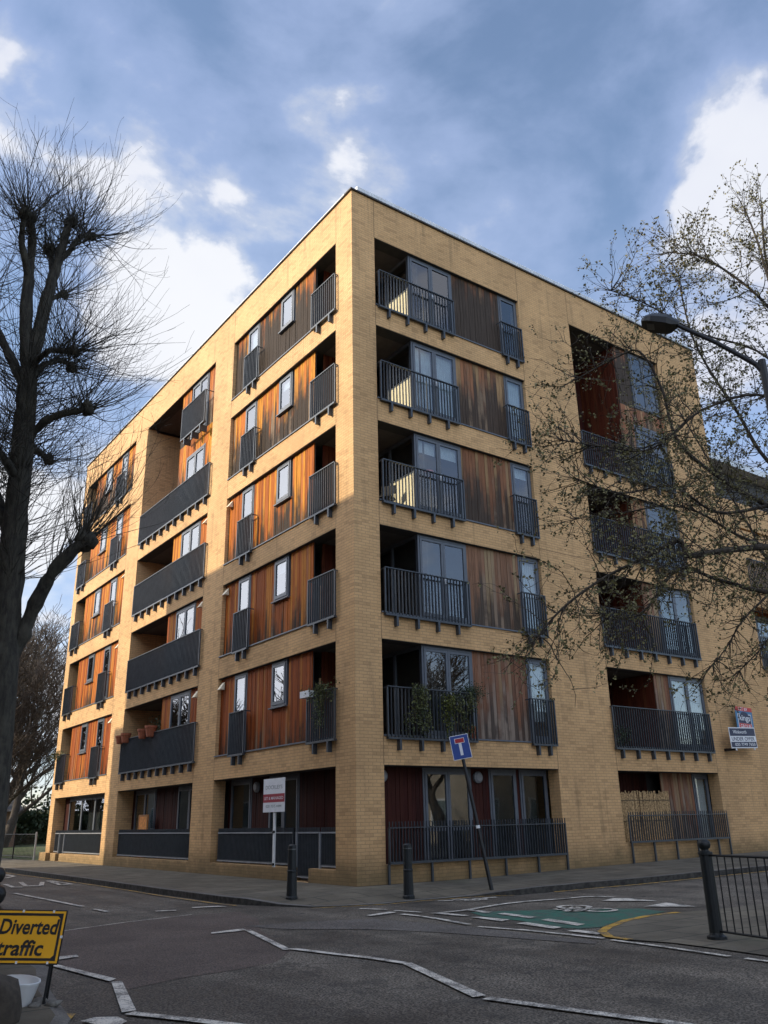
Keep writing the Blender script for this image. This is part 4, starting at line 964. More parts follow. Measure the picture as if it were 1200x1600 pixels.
e = empty('sale_board', (14.55, -.40, 3.56)); FM = M_board(0, 0, 0, R(2.0), 0)
pl_ = plate('board', sg_w, -.72, .72, -.32, .32, 0, .012, FM, e)
plate('navy_band', kn, -.69, .69, .055, .29, .012, .015, FM, pl_); plate('navy_band', kn, -.69, .69, -.29, -.125, .012, .015, FM, pl_)
text_obj('lettering', 'Winkworth', sg_w, .74, .11, pl_, FM @ Matrix.Translation((-.14, .18, .016)), .006); text_obj('lettering', 'UNDER OFFER', kn, 1.26, .12, pl_, FM @ Matrix.Translation((0, -.035, .014)), .012)
text_obj('lettering', '020 7749 7650', sg_w, 1.12, .095, pl_, FM @ Matrix.Translation((.06, -.205, .016)), .008)
mb = MB(); mb.box(-.46, -.40, .0, .02, -.40, .2); mb.build('post', white_m, e)
mb = MB(); mb.box(-.50, -.36, .02, .395, -.40, -.32); mb.build('wall_bracket', black_m, e)
tag(e, 'navy and white board reading UNDER OFFER, below the blue and red board', 'sale board')
# agent board on the ground floor fence, left facade
e = empty('agent_board', (-.13, 3.45, .2))
FM = frameM(Vector((-.02, .0, 1.76)), Vector((0, -1, 0)), Vector((0, 0, 1)), Vector((-1, 0, 0)))
mb = MB(); mb.box(-.015, .03, -.035, .035, .10, 1.40); mb.build('post', white_m, e)
pl_ = plate('board', sg_w, -.55, .55, -.40, .40, 0, .012, FM, e)
plate('red_band', plain('board_crimson', (.30, .006, .025), .5, 0, .05), -.55, .55, -.17, .03, .012, .015, FM, pl_)
text_obj('lettering', 'DOCKLEYS', sg_k if False else plain('board_grey_ink', (.16, .20, .20), .6), .86, .09, pl_, FM @ Matrix.Translation((0, .19, .014)), .0)
text_obj('lettering', 'LET & MANAGED', sg_w, .98, .07, pl_, FM @ Matrix.Translation((0, -.07, .016)), .004)
text_obj('lettering', '020 7015 4444', MATS['board_grey_ink'], .80, .065, pl_, FM @ Matrix.Translation((0, -.26, .014)), .006); 
mb = MB(); mb.tube([(-.02, -.038, .16), (-.02, .038, .16)], .03, 8); mb.tube([(-.02, -.038, .90), (-.02, .038, .90)], .03, 8); mb.build('strap', black_m, e)
tag(e, 'white letting board with crimson band, strapped to the ground floor railing left of the corner', 'letting board')

# bamboo screen
e = empty('bamboo_screen', (10.0, .2, .3))
mb = MB(); rnd = random.Random(4)
for i in range(62):
    x = -1.12+.038*i; h = 1.62+rnd.uniform(-.05, .06); mb.tube([(x, rnd.uniform(-.01, .01), .02), (x+rnd.uniform(-.01, .01), rnd.uniform(-.012, .012), h*.5), (x+rnd.uniform(-.015, .015), rnd.uniform(-.01, .01), h)], .0165+rnd.uniform(-.003, .003), 6)
mb.build('canes', plain('bamboo', (.40, .27, .13), .8, 0, .5, 22), e)
mb = MB()
for z in (.3, .85, 1.4): mb.box(-1.13, 1.25, -.024, -.018, z, z+.02)
mb.build('tie_wire', plain('cord', (.12, .09, .05), .9), e)
tag(e, 'pale bamboo cane screen behind the ground floor railing of the right bay', 'screen')

# orange board in a ground floor window
e = empty('timber_board', (.30, 13.55, .04))
mb = MB(); mb.box(0, .03, -.42, .42, 0, 1.62); mb.build('panel', plain('orange_board', (.62, .24, .05), .7, 0, .25, 9), e)
mb = MB(); mb.box(-.012, -.001, -.42, .42, 1.56, 1.62); mb.box(-.012, -.001, -.42, -.36, 0, 1.56); mb.box(-.012, -.001, .36, .42, 0, 1.56); mb.build('edge_strip', plain('board_edge', (.3, .13, .04), .7), e)
tag(e, 'orange timber board propped inside the ground floor opening of the middle left bay', 'board')
# red lampshade behind the third floor window
e = empty('pendant_lamp', (2.75, .42, zt(3)-.98))
MB().lathe([(.20, .0), (.20, .01), (.16, .10), (.06, .15), (.0, .16)], sides=18).build('lamp_shade', plain('shade_red', (.75, .12, .10), .6), e)
MB().tube([(0, 0, .15), (0, 0, .97)], .006, 6).build('cord', black_m, e)
tag(e, 'red pendant lampshade hanging behind the third floor balcony door on the right facade', 'lamp')
# chair on the third floor corner balcony
e = empty('garden_chair', (1.55, .75, zb(3)+.02), R(35))
mb = MB(); mb.box(-.21, .21, -.2, .2, .42, .45); mb.build('seat', black_m, e)
mb = MB(); mb.box(.19, .21, -.2, .2, .62, .86); mb.build('backrest', black_m, e)
for sx in (-1, 1):
    for sy in (-1, 1): MB().tube([(.19*sx, .18*sy, 0), (.19*sx, .18*sy, .86 if sx > 0 else .42)], .012, 6).build('leg', black_m, e)
tag(e, 'dark garden chair standing in the sunlit third floor corner loggia', 'chair')

# terracotta pots on the first floor railing
def pot(y, z, s, label):
    e = empty('flower_pot', (-.17, y, z))
    MB().lathe([(.085*s, 0), (.12*s, .18*s), (.135*s, .185*s), (.135*s, .235*s), (.12*s, .235*s), (.11*s, .20*s), (0, .20*s)], sides=18).build('pot', terra, e)
    mb = MB(); mb.box(.10, .16, -.01, .01, .15*s, .17*s); mb.build('hook', black_m, e)
    return tag(e, label, 'flower pot', 'terracotta pots hung on the long first floor railing')
ps = [pot(15.22, 4.12, 1.25, 'terracotta pot at the far left end of the long first floor railing'), pot(14.62, 4.12, 1.4, 'terracotta pot second from the left end of the long first floor railing'),
      pot(12.95, 4.12, 1.35, 'smaller terracotta pot of the pair near the middle of the first floor railing'), pot(12.2, 4.12, 1.55, 'largest terracotta pot, right one of the pair near the middle of the first floor railing')]
def leafcloud(mb, P, n, rx, ry, rz, size, rnd, sag=0.0):
    for _ in range(n):
        p = Vector((rnd.gauss(0, .5)*rx, rnd.gauss(0, .5)*ry, rnd.gauss(0, .5)*rz)) + Vector(P)
        s = size*rnd.uniform(.6, 1.3); a = Vector((rnd.uniform(-1, 1), rnd.uniform(-1, 1), rnd.uniform(-1, 1))).normalized(); b = a.orthogonal().normalized(); c = a.cross(b)
        mb.quad(p-b*s*.5, p+c*s*.38+a*s*.1, p+b*s*.5, p-c*s*.38+a*s*.1)
def hanging(name, loc, spec, mat, label, cat='plant', box=None, seed=1):
    """trailing plant: strands of leaves falling from a rail"""
    e = empty(name, loc); rnd = random.Random(seed); mb = MB(); st = MB()
    for (hx, hy, z0, z1, wdt, n) in spec:
        for _ in range(n):
            x = hx + rnd.gauss(0, wdt[0]); y = hy + rnd.gauss(0, wdt[1]); zl = z0 + (z1-z0)*rnd.uniform(.3, 1.0); p = Vector((x, y, z0+rnd.uniform(-.05, .12))); path = [p.copy()]
            while p.z > zl:
                p = p + Vector((rnd.gauss(0, .015), rnd.gauss(0, .010), -.05)); path.append(p.copy())
                leafcloud(mb, p, 2, .07, .07, .05, .048, rnd)
            if len(path) > 1: st.tube(path, .004, 3, False)
    f = mb.build('foliage', mat, e, recalc=False); st.build('stem', bark_r, e, recalc=False)
    if box:
        m2 = MB(); m2.box(*box); m2.build('planter_box', white_m, e)
    return tag(e, label, cat)
hanging('trailing_plant', (-.19, 1.25, zb(1)+.0), [(0, 0, 1.22, .15, (.05, .12), 16), (0, -.3, 1.2, .75, (.04, .12), 8), (0, .3, 1.22, .85, (.04, .14), 7), (0, .1, 1.3, 1.1, (.05, .35), 14)], ivy,
        'trailing variegated plant in a white trough on the first floor balcony left of the corner', box=(-.09, .06, .36, .78, 1.02, 1.18), seed=5)
hanging('ivy_plant', (1.75, -.16, zb(1)+0), [(0, 0, 1.15, .05, (.14, .05), 34), (-.3, 0, .45, -.1, (.10, .04), 7), (.15, 0, .6, .0, (.1, .04), 8)], ivy, 'pale ivy hanging down the railing of the first floor balcony, nearest the corner', seed=6)
hanging('climbing_plant', (2.66, -.14, zb(1)+0), [(0, 0, 1.02, .35, (.12, .05), 32), (.02, 0, .5, -.1, (.08, .04), 6)], ivy_y, 'bright yellow green plant in the middle of the first floor railing', seed=7)
hanging('climbing_plant', (3.2, -.14, zb(1)+0), [(0, 0, 1.05, .55, (.20, .05), 30), (-.1, 0, .6, .1, (.05, .04), 6), (.2, 0, .35, .1, (.08, .04), 6)], ivy, 'loose green plant at the right end of the first floor railing', seed=8)
e = empty('round_shrub', (3.55, -.05, zb(1)+.0)); mb = MB(); leafcloud(mb, (0, 0, 1.16), 1500, .28, .22, .20, .03, random.Random(9)); mb.build('foliage', leaf_d, e, recalc=False)
MB().tube([(0, .12, .3), (0, .08, 1.1)], .015, 6).build('woody_stem', bark_r, e); MB().lathe([(.10, 0), (.14, .26), (.14, .3), (0, .3)], (0, .13, .03), 14).build('pot', terra, e)
tag(e, 'dark round bushy shrub above the right end of the first floor railing', 'shrub')
hanging('balcony_plant', (-.16, 23.1, zb(1)+0), [(0, 0, 1.25, .9, (.10, .30), 30)], ivy, 'pale trailing plant on the far left first floor balcony', seed=12)
hanging('balcony_plant', (9.15, -.10, zb(1)+0), [(0, 0, .55, .0, (.16, .05), 18)], leaf_d, 'dark leafy plant in the left end of the first floor balcony in the right bay', seed=13)
e = empty('potted_plant', (.25, 12.4, zb(1)+.02)); mb = MB(); leafcloud(mb, (0, 0, 1.35), 500, .35, .4, .3, .05, random.Random(14)); mb.build('foliage', leaf_d, e, recalc=False)
MB().tube([(0, 0, .3), (0, 0, 1.3)], .015, 6).build('stem', bark_r, e); MB().lathe([(.12, 0), (.16, .3), (.16, .34), (0, .34)], (0, 0, 0), 14).build('pot', terra, e)
tag(e, 'dark bushy plant behind the long first floor railing with terracotta pots', 'plant')

# ------------------------------------------------------------------ trees
def smooth_path(pts, sub=5):
    P = [Vector(p) for p in pts]; out = []
    for i in range(len(P)-1):
        p0 = P[max(i-1, 0)]; p1 = P[i]; p2 = P[i+1]; p3 = P[min(i+2, len(P)-1)]
        for j in range(sub):
            t = j/sub; out.append(.5*((2*p1)+(-p0+p2)*t+(2*p0-5*p1+4*p2-p3)*t*t+(-p0+3*p1-3*p2+p3)*t**3))
    out.append(P[-1]); return out
def shoot(mb, p, d, ln, r0, rnd, up=.10, seg=.13, jit=.10, side=.3, sides=3, leaves=None):
    p = Vector(p); d = Vector(d).normalized(); path = [p.copy()]; n = max(3, int(ln/seg))
    for i in range(n):
        d = (d + Vector((rnd.gauss(0, jit), rnd.gauss(0, jit), rnd.gauss(0, jit)+up))).normalized(); p = p + d*seg; path.append(p.copy())
        if side and i > n*.25 and rnd.random() < side:
            dd = (d + Vector((rnd.uniform(-1, 1), rnd.uniform(-1, 1), rnd.uniform(-.6, .9)))*.8).normalized()
            shoot(mb, p, dd, ln*(1-i/n)*rnd.uniform(.3, .7), r0*.45, rnd, up, seg, jit, 0, sides)
    rad = [max(.0018, r0*(1-.82*i/n)) for i in range(n+1)]
    mb.tube(path, rad, sides, False)
# pollarded tree at the left
TX, TY = -8.61, -5.43
LT = {
 'a': ([(-8.84, -5.39, 6.96), (-8.97, -5.36, 7.83), (-9.0, -5.36, 8.54), (-9.03, -5.35, 9.19), (-9.12, -5.34, 9.49)], .105, .05),
 'b': ([(-8.83, -5.38, 6.9), (-8.76, -5.4, 8.09), (-8.66, -5.32, 8.82), (-8.63, -5.32, 9.15), (-8.54, -5.24, 9.76)], .115, .05),
 'b2': ([(-8.64, -5.34, 8.95), (-8.54, -5.34, 9.12), (-8.4, -5.37, 9.45), (-8.23, -5.31, 9.57)], .05, .03),
 'b3': ([(-8.72, -5.35, 8.4), (-8.70, -5.2, 8.9), (-8.75, -5.1, 9.25)], .06, .05),
 'a2': ([(-8.99, -5.36, 8.45), (-9.18, -5.53, 8.89), (-9.23, -5.62, 9.3)], .055, .04),
 'c': ([(-8.66, -5.42, 3.15), (-8.53, -5.45, 3.44), (-8.43, -5.57, 3.86), (-8.31, -5.81, 4.27), (-8.15, -5.95, 4.5), (-8.05, -5.98, 4.64)], .115, .085),
 'd': ([(-8.78, -5.39, 6.0), (-8.7, -5.41, 6.14), (-8.57, -5.64, 6.31), (-8.37, -5.9, 6.36), (-8.21, -6.04, 6.4)], .07, .045),
 'e': ([(-8.84, -5.39, 6.8), (-8.81, -5.39, 6.97), (-8.62, -5.23, 7.31), (-8.38, -5.07, 7.53), (-8.21, -5.01, 7.50)], .06, .035),
 'f': ([(-8.84, -5.39, 7.0), (-8.81, -5.42, 7.15), (-8.72, -5.82, 7.18), (-8.57, -6.05, 7.12), (-8.44, -6.08, 7.14)], .055, .035),
 'g': ([(-8.86, -5.39, 6.7), (-8.89, -5.38, 6.86), (-9.1, -5.04, 7.49), (-9.28, -4.81, 8.01), (-9.37, -4.69, 8.57)], .09, .05),
 'h': ([(-8.78, -5.4, 5.45), (-9.04, -5.65, 5.65), (-9.23, -5.83, 5.67)], .07, .05),
 'i': ([(-8.74, -5.4, 4.5), (-8.88, -4.97, 5.26), (-9.02, -4.54, 5.83)], .09, .05),
 'j': ([(-8.76, -5.42, 5.85), (-8.68, -5.42, 5.96), (-8.47, -5.05, 6.06), (-8.34, -4.88, 6.08)], .05, .04),
 'k': ([(-8.75, -5.38, 8.1), (-8.59, -5.13, 8.46), (-8.45, -5.06, 8.61)], .04, .03)}
e = empty('pollarded_tree', (TX, TY, -.05)); O = Vector((TX, TY, -.05))
mb = MB()
tp = smooth_path([(-8.60, -5.43, -.1), (-8.61, -5.43, 1.07), (-8.61, -5.43, 1.96), (-8.68, -5.42, 3.43), (-8.74, -5.4, 4.64), (-8.78, -5.4, 5.76), (-8.81, -5.39, 6.49), (-8.84, -5.39, 7.05)], 5)
nn = len(tp); rnd = random.Random(21)
mb.tube([p - O for p in tp], [(.215 + (.115-.215)*(i/nn)**.75)*(1+.35*max(0, 1-i/3))*rnd.uniform(.96, 1.05) for i in range(nn)], 14)
for k_, (pp, r0, r1) in LT.items():
    sp = smooth_path(pp, 5); n = len(sp); mb.tube([p - O for p in sp], [(r0 + (r1-r0)*i/n)*.86*rnd.uniform(.88, 1.12) for i in range(n)], 9)
    # swollen knuckle
    c = sp[-1] - O; kr_ = r1*1.5+.02
    for _ in range(5):
        q = c + Vector((rnd.uniform(-1, 1), rnd.uniform(-1, 1), rnd.uniform(-1, 1)))*kr_*.5; mb.tube([q + Vector((0, 0, -kr_*.7)), q, q + Vector((0, 0, kr_*.7))], [kr_*.4, kr_*.75, kr_*.35], 7)
from mathutils import noise as mnoise
def rough(mb, amp, f):
    mb.v = [tuple(Vector(q) + mnoise.noise_vector(Vector(q)*f)*amp + mnoise.noise_vector(Vector(q)*f*3.1)*amp*.45) for q in mb.v]
rough(mb, .022, 5.0)
mb.build('trunk', bark, e, smooth=True, recalc=False)
mb = MB()
for k_, (pp, r0, r1) in LT.items():
    sp = smooth_path(pp, 5); tip = sp[-1]-O; axis = (sp[-1]-sp[-3]).normalized()
    n = {'c': 105, 'a': 95, 'b': 95, 'b2': 80, 'b3': 60, 'a2': 60, 'd': 75, 'h': 50, 'i': 50, 'k': 50, 'e': 70, 'f': 70, 'g': 60}.get(k_, 45)
    for _ in range(n):
        rv = Vector((rnd.gauss(0, 1), rnd.gauss(0, 1), rnd.gauss(0, 1)*.7)).normalized()
        if k_ == 'c': d = (axis*.7 + rv*.9 + Vector((.1, -.05, .55)))
        else: d = axis*.35 + rv*.95 + Vector((0, 0, .42))
        q = (tip if rnd.random() < .38 else sp[-1-rnd.randrange(1, max(3, len(sp)//2))]-O) + Vector((rnd.gauss(0, .03), rnd.gauss(0, .03), rnd.gauss(0, .04)))
        shoot(mb, q, d, rnd.uniform(.6, 1.75) * (1.12 if k_ == 'c' else (.92 if k_ in ('a', 'b', 'a2', 'b3') else 1.05)), rnd.uniform(.0045, .0085), rnd, up=rnd.uniform(.03, .11), seg=.11, jit=.075, side=.20)
    for _ in range(8 if k_ != 'c' else 3):
        q = sp[rnd.randrange(2, len(sp))]-O; d = Vector((rnd.gauss(0, 1), rnd.gauss(0, 1), .5)); shoot(mb, q, d, rnd.uniform(.6, 1.3), .007, rnd, .06, .13, .06, .15)
for _ in range(460):
    q = tp[rnd.randrange(int(nn*.52), nn)]-O; d = Vector((rnd.gauss(0, 1), rnd.gauss(0, 1), .45)); shoot(mb, q, d, rnd.uniform(.6, 2.1), .006, rnd, .045, .12, .08, .22)
mb.build('crown', bark, e, recalc=False)
tag(e, 'bare pollarded street tree with thick knuckled limbs and fine upright shoots, at the left edge', 'tree')

# leafing tree at the right
RTb = Vector((1.85, -11.5, -.1))
RT = {'L1': [(1.7, -11.24, 4.09), (0.44, -10.85, 4.63), (-0.49, -10.56, 4.6), (-1.32, -10.33, 4.46), (-1.67, -10.14, 4.4), (-1.8, -10.12, 4.58), (-2.2, -9.9, 4.36), (-2.71, -9.57, 4.07), (-3.18, -9.32, 3.7), (-3.51, -9.12, 3.31)],
'L1b': [(-0.49, -10.56, 4.6), (-0.49, -10.14, 4.9), (-0.55, -9.66, 5.36), (-0.7, -9.25, 5.56), (-0.86, -8.69, 5.6), (-1.26, -8.03, 5.62)],
'L2': [(1.72, -11.29, 4.36), (0.91, -10.66, 4.95), (0.26, -10.26, 5.43), (-0.17, -9.9, 5.86), (-0.61, -9.56, 6.49), (-0.76, -9.52, 7.32), (-0.98, -9.38, 7.98), (-1.2, -9.07, 7.95), (-1.62, -8.69, 7.66)],
'L3': [(1.74, -11.32, 4.54), (1.52, -10.55, 5.5), (1.11, -9.94, 6.45), (0.78, -9.76, 7.33), (0.56, -9.57, 8.04), (0.38, -9.46, 8.75), (0.26, -9.46, 9.71)],
'L4': [(1.78, -11.42, 5.08), (1.1, -11.09, 7.06), (0.41, -10.77, 8.53), (-0.0, -10.4, 9.28), (-0.25, -10.16, 9.57), (-0.43, -9.85, 9.75)],
'L5': [(1.69, -11.2, 3.91), (0.88, -10.6, 4.12), (0.08, -10.13, 4.16), (-0.66, -9.86, 4.3), (-1.17, -9.63, 4.42), (-1.74, -9.35, 3.79), (-2.2, -9.09, 3.78)],
'L5b': [(0.07, -10.13, 4.12), (-0.37, -9.95, 3.74), (-0.58, -9.8, 3.4), (-0.78, -9.67, 3.15)],
'L6': [(1.75, -11.36, 4.72), (0.13, -11.36, 5.89), (-0.68, -11.05, 6.56), (-1.51, -10.59, 6.33), (-2.22, -10.22, 5.73), (-2.7, -9.9, 5.75), (-3.12, -9.54, 5.88)],
'L7': [(1.78, -11.42, 5.08), (1.85, -10.81, 7.63), (1.74, -10.3, 9.41), (1.78, -10.16, 10.69), (1.74, -10.08, 11.42)],
'L8': [(0.13, -11.36, 5.89), (0.25, -10.69, 7.63), (-0.26, -9.95, 8.28), (-0.7, -9.43, 8.92), (-0.99, -9.02, 9.29)],
'L9': [(0.93, -10.7, 4.75), (0.94, -9.83, 4.79), (0.99, -9.51, 5.5), (0.91, -9.18, 6.46), (0.77, -8.76, 7.75)],
'L10': [(0.88, -10.6, 4.12), (0.38, -10.06, 3.72), (0.13, -9.82, 3.4), (-0.05, -9.6, 3.15)],
'L11': [(1.78, -11.42, 5.08), (2.06, -10.78, 7.03), (2.29, -10.3, 8.98), (2.26, -10.01, 10.45), (2.4, -10.07, 11.88)],
'L12': [(0.26, -10.26, 5.43), (-0.59, -9.98, 5.25), (-1.21, -9.75, 5.58), (-1.77, -9.31, 5.51), (-2.19, -8.95, 5.74)]}
rr = {'L1': (.066, .010), 'L1b': (.028, .007), 'L2': (.056, .008), 'L3': (.05, .010), 'L4': (.045, .008), 'L5': (.06, .008), 'L5b': (.02, .005), 'L6': (.034, .007), 'L7': (.06, .012), 'L8': (.026, .006), 'L9': (.035, .010), 'L10': (.022, .005), 'L11': (.07, .015), 'L12': (.03, .007)}
e = empty('leafing_tree', RTb)
mb = MB(); tw = MB(); lf = MB(); rnd = random.Random(33)
mb.tube([Vector((0, 0, -.1)), Vector((.02, 0, 1.5)), Vector((-.1, .1, 3.6)), Vector((-.08, .1, 5.3))], [.24, .19, .16, .10], 14)
def twig(p, d, ln, r0, depth, up):
    seg = .07; n = max(3, int(ln/seg)); path = [p.copy()]
    for i in range(n):
        d = (d + Vector((rnd.gauss(0, .15), rnd.gauss(0, .15), rnd.gauss(0, .15)+up))).normalized(); p = p + d*seg; path.append(p.copy())
        if depth > 0 and i > 1 and rnd.random() < .33:
            dd = (d*.6 + Vector((rnd.uniform(-1, 1), rnd.uniform(-1, 1), rnd.uniform(-.7, .8)))).normalized(); twig(p, dd, ln*rnd.uniform(.25, .5), r0*.55, depth-1, up)
        if (i > n*.4 or depth == 0) and rnd.random() < (.50 if depth else .68): leafcloud(lf, p, rnd.choice((2, 3, 4, 5)), .045, .045, .05, .041, rnd)
    tw.tube(path, [max(.0022, r0*(1-.75*i/n)) for i in range(n+1)], 3, False)
for k_, pp in RT.items():
    sp = smooth_path(pp, 6); n = len(sp); r0, r1 = rr[k_]
    mb.tube([p - RTb for p in sp], [(r0 + (r1-r0)*(i/n)**.6)*rnd.uniform(.93, 1.07) for i in range(n)], 8)
    step = 1
    for i in range(6 if k_ not in ('L5b', 'L10') else 2, n):
        f = i/n; cnt = rnd.choice((2, 2, 3, 4))
        for _ in range(cnt):
            low = k_ in ('L5b', 'L10', 'L1', 'L5'); d = Vector((rnd.gauss(0, 1), rnd.gauss(0, 1), rnd.gauss(-.25 if low else .15, .8))) + (sp[i]-sp[i-1]).normalized()*.7
            twig(sp[i]-RTb, d.normalized(), rnd.uniform(.35, 1.05)*(.5 if k_ in ('L5b', 'L10') else 1), rnd.uniform(.006, .010), 2, -.02 if low else .025)
    for _ in range(6): twig(sp[-1]-RTb, ((sp[-1]-sp[-2]).normalized() + Vector((rnd.gauss(0, .4), rnd.gauss(0, .4), rnd.gauss(0, .4)))).normalized(), rnd.uniform(.3, .8), .006, 2, 0)
mb.build('trunk', bark_r, e, smooth=True, recalc=False); tw.build('twigs', bark_r, e, recalc=False); lf.build('crown', leaf, e, recalc=False)
print('right tree leaves', len(lf.f), 'twig faces', len(tw.f))
tag(e, 'tree with dark arching branches and small opening leaves, reaching in from the right edge', 'tree')

# bare trees beyond the left end
def bare_tree(loc, H_, seed, label, spread=1.0, dens=1.0):
    e = empty('bare_tree', loc); r = random.Random(seed); tr = MB(); cr = MB()
    def grow(p, d, ln, rad, lev):
        n = 5; path = [p.copy()]; rads = [rad]
        for i in range(n):
            d = (d + Vector((r.gauss(0, .13), r.gauss(0, .13), r.gauss(0, .09)+.05))).normalized(); p = p+d*ln/n; path.append(p.copy()); rads.append(rad*(1-.5*(i+1)/n))
            if lev < 5 and i >= 1 and r.random() < (.88 if lev else .6)*dens:
                dd = (d*.8 + Vector((r.uniform(-1, 1), r.uniform(-1, 1), r.uniform(-.3, .6)))*spread).normalized(); grow(p, dd, ln*r.uniform(.5, .75), rads[-1]*.6, lev+1)
        (tr if lev < 2 else cr).tube(path, [max(x, .014) for x in rads], 8 if lev == 0 else (5 if lev < 2 else 3), False)
        if lev < 5:
            for _ in range(2 if lev < 3 else 1):
                dd = (d + Vector((r.uniform(-1, 1), r.uniform(-1, 1), r.uniform(-.1, .5)))*.55*spread).normalized(); grow(p, dd, ln*r.uniform(.6, .8), rads[-1]*.85, lev+1)
    grow(Vector((0, 0, 0)), Vector((r.uniform(-.08, .08), r.uniform(-.08, .08), 1)), H_*.34, H_*.024, 0)
    tr.build('trunk', bark_far, e, recalc=False, smooth=True); c = cr.build('crown', bark_far, e, recalc=False)
    return tag(e, label, 'tree', 'bare trees beyond the left end of the flats')
bare_tree((-3.2, 29.5, 0), 12, 101, 'nearest bare tree beyond the park railing, left of the far end of the flats')
bare_tree((-4.6, 31, 0), 14, 102, 'bare tree directly behind the trunk of the pollarded tree', 1.0)
bare_tree((-1.2, 34, 0), 13, 103, 'bare tree with a slanting trunk against the far end of the flats')
bare_tree((1.2, 41, 0), 16, 104, 'tall bare tree rising highest beside the far end of the flats')
bare_tree((-3.4, 44, 0), 15, 105, 'bare tree far back on the grass near the bungalow')
bare_tree((4.5, 52, 0), 16, 106, 'rearmost bare tree, its top just showing left of the flats')
bare_tree((-.5, 55, 0), 15, 107, 'far bare tree behind the bungalow')
bare_tree((-2.2, 37, 0), 12, 108, 'bare tree between the park railing and the bungalow, low and wide', 1.2, 1.1)
bare_tree((-5.2, 38, 0), 13, 109, 'bare tree at the left edge of the grass, before the bungalow', 1.1, 1.1)
bare_tree((.6, 47, 0), 15, 110, 'bare tree right of the bungalow, mostly behind its neighbours', 1.1, 1.05)
# far hedge
rnd = random.Random(5); e = empty('hedge', (-2, 60, 0)); mb = MB()
for i in range(26): leafcloud(mb, (-16+i*1.5, rnd.uniform(-1, 1), rnd.uniform(.8, 2.2)), 420, 1.8, 1.2, 2.4, .34, rnd)
mb.build('foliage', leaf_d, e, recalc=False); MB().box(-16, 23, -.3, .3, 0, 2.6).build('woody_core', leaf_d, e)
tag(e, 'dark evergreen hedge along the back of the grass at the left', 'hedge')
# bungalow
e = empty('bungalow', (-1.2, 54, -.2))
mb = MB(); mb.box(-7, 7, 0, 7, -.1, 2.7); mb.build('wall', brick2, e)
mb = MB(); mb.v = [(-7.4, -.5, 2.7), (7.4, -.5, 2.7), (7.4, 7.5, 2.7), (-7.4, 7.5, 2.7), (-7.4, 3.5, 3.9), (7.4, 3.5, 3.9)]; mb.f = [(0, 1, 5, 4), (2, 3, 4, 5), (0, 4, 3), (1, 2, 5), (0, 3, 2, 1)]
mb.build('roof', plain('roof_tile', (.035, .03, .027), .8, 0, .2, 4), e)
for x in (-5.6, -2.2, .6, 3.6):
    mb = MB(); mb.box(x, x+1.3, -.06, -.002, .9, 2.3); wo = mb.build('window', white_m, e); mb = MB(); mb.box(x+.12, x+.6, -.075, -.062, 1.02, 2.18); mb.box(x+.7, x+1.18, -.075, -.062, 1.02, 2.18); mb.build('pane', glass, wo)
mb = MB(); mb.box(-3.9, -2.9, -.06, -.002, 0, 2.15); do = mb.build('door', white_m, e); MB().box(-3.1, -3.04, -.1, -.061, 1.0, 1.1).build('handle', black_m, do)
tag(e, 'low brown brick bungalow with white windows behind the trees at the left', 'house')
# small house across the left street, seen mirrored in the far ground floor windows
# park railing beyond the flats
e = empty('park_railing', (-.35, 24.4, 0))
mb = MB(); d_ = Vector((-.02, 1, 0)).normalized(); Lr = 24
for z in (.12, 1.05): mb.tube([Vector((0, 0, z)), d_*Lr + Vector((0, 0, z))], .016, 5)
for i in range(118): q = d_*(.2*i+.1); mb.tube([q + Vector((0, 0, .05)), q + Vector((0, 0, 1.05))], .009, 4)
mb.build('bars', black_m, e)
for i in range(8): mb = MB(); q = d_*(3.4*i); mb.box(q.x-.03, q.x+.03, q.y-.03, q.y+.03, 0, 1.15); mb.build('post', rail_l if i == 0 else black_m, e)
tag(e, 'black park railing running away from the far left end of the flats', 'railing')
sheet('park_grass', [[(-.3, 24.1), (40, 24.1), (40, 120), (-1.75, 120), (-1.0, 40)]], 'grass', .012)

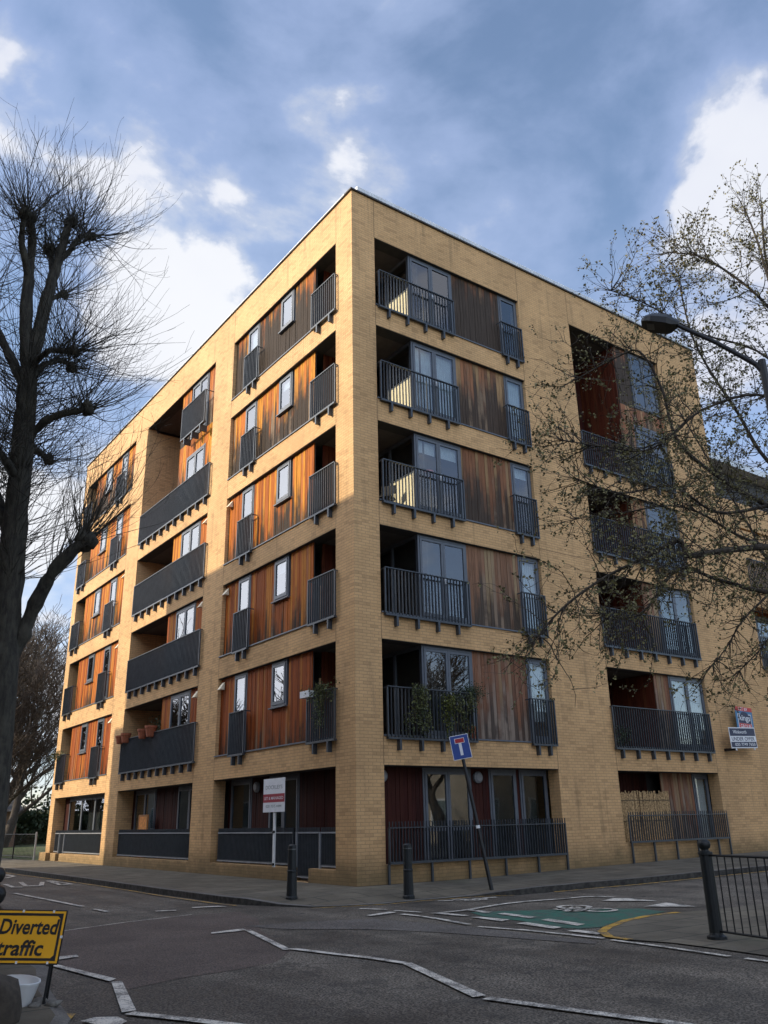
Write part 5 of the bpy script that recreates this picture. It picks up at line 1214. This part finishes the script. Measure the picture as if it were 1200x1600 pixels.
# the other sides of the crossing, outside the frame but mirrored in the windows
e = empty('rendered_terrace', (20, -24, 0))
mb = MB(); mb.box(-12, 22, -8, 0, -.3, 6.2); mb.build('wall', plain('pale_render', (.42, .38, .30), .8, 0, .12, 1.5), e)
mb = MB(); mb.v = [(-12.4, .4, 6.2), (22.4, .4, 6.2), (22.4, -8.4, 6.2), (-12.4, -8.4, 6.2), (-12.4, -4, 8.6), (22.4, -4, 8.6)]; mb.f = [(0, 1, 5, 4), (2, 3, 4, 5), (0, 4, 3), (1, 2, 5), (0, 3, 2, 1)]
mb.build('roof', MATS['roof_tile'], e)
for x in range(-10, 21, 4):
    for z in (1.0, 3.9):
        mb = MB(); mb.box(x, x+1.3, .002, .06, z, z+1.5); wo = mb.build('window', white_m, e); mb = MB(); mb.box(x+.1, x+1.2, .062, .07, z+.1, z+1.4); mb.build('pane', glass_d, wo)
tag(e, 'pale rendered terrace across the side street behind the camera, mirrored in the ground floor glass', 'house')
e = empty('garden_cottage', (-14, 40, 0))
mb = MB(); mb.box(-8, 0, -16, 20, -.3, 4.2); mb.build('wall', MATS['pale_render'], e)
mb = MB(); mb.v = [(.4, -16.4, 4.2), (.4, 20.4, 4.2), (-8.4, 20.4, 4.2), (-8.4, -16.4, 4.2), (-4, -16.4, 5.9), (-4, 20.4, 5.9)]; mb.f = [(0, 1, 5, 4), (2, 3, 4, 5), (0, 4, 3), (1, 2, 5), (0, 3, 2, 1)]
mb.build('roof', MATS['roof_tile'], e)
for y in range(-14, 18, 4):
    mb = MB(); mb.box(.002, .06, y, y+1.4, 1.0, 2.6); wo = mb.build('window', white_m, e); mb = MB(); mb.box(.062, .07, y+.1, y+1.3, 1.1, 2.5); mb.build('pane', glass_d, wo)
tag(e, 'long low pale cottage across the left street, mirrored in the far ground floor windows', 'house')
for i, (x, y, h, lb) in enumerate(((9, -13.5, 11, 'bare street tree on the near side of the side street'), (15.5, -15, 12, 'bare street tree in front of the pale terrace'), (24, -14, 11, 'bare street tree farther along the side street'),
                                   (-9.6, 17, 10, 'bare street tree across the left street beside the tall brick terrace'), (-9.6, 31, 11, 'bare street tree in front of the low pale cottage'))):
    t_ = bare_tree((x, y, -.1), h, 201+i, lb); t_['group'] = 'bare street trees around the crossing'
for o in bpy.data.objects:
    if 'label' in o and not 4 <= len(o['label'].split()) <= 16: print('LABEL', len(o['label'].split()), o.name, o['label'])
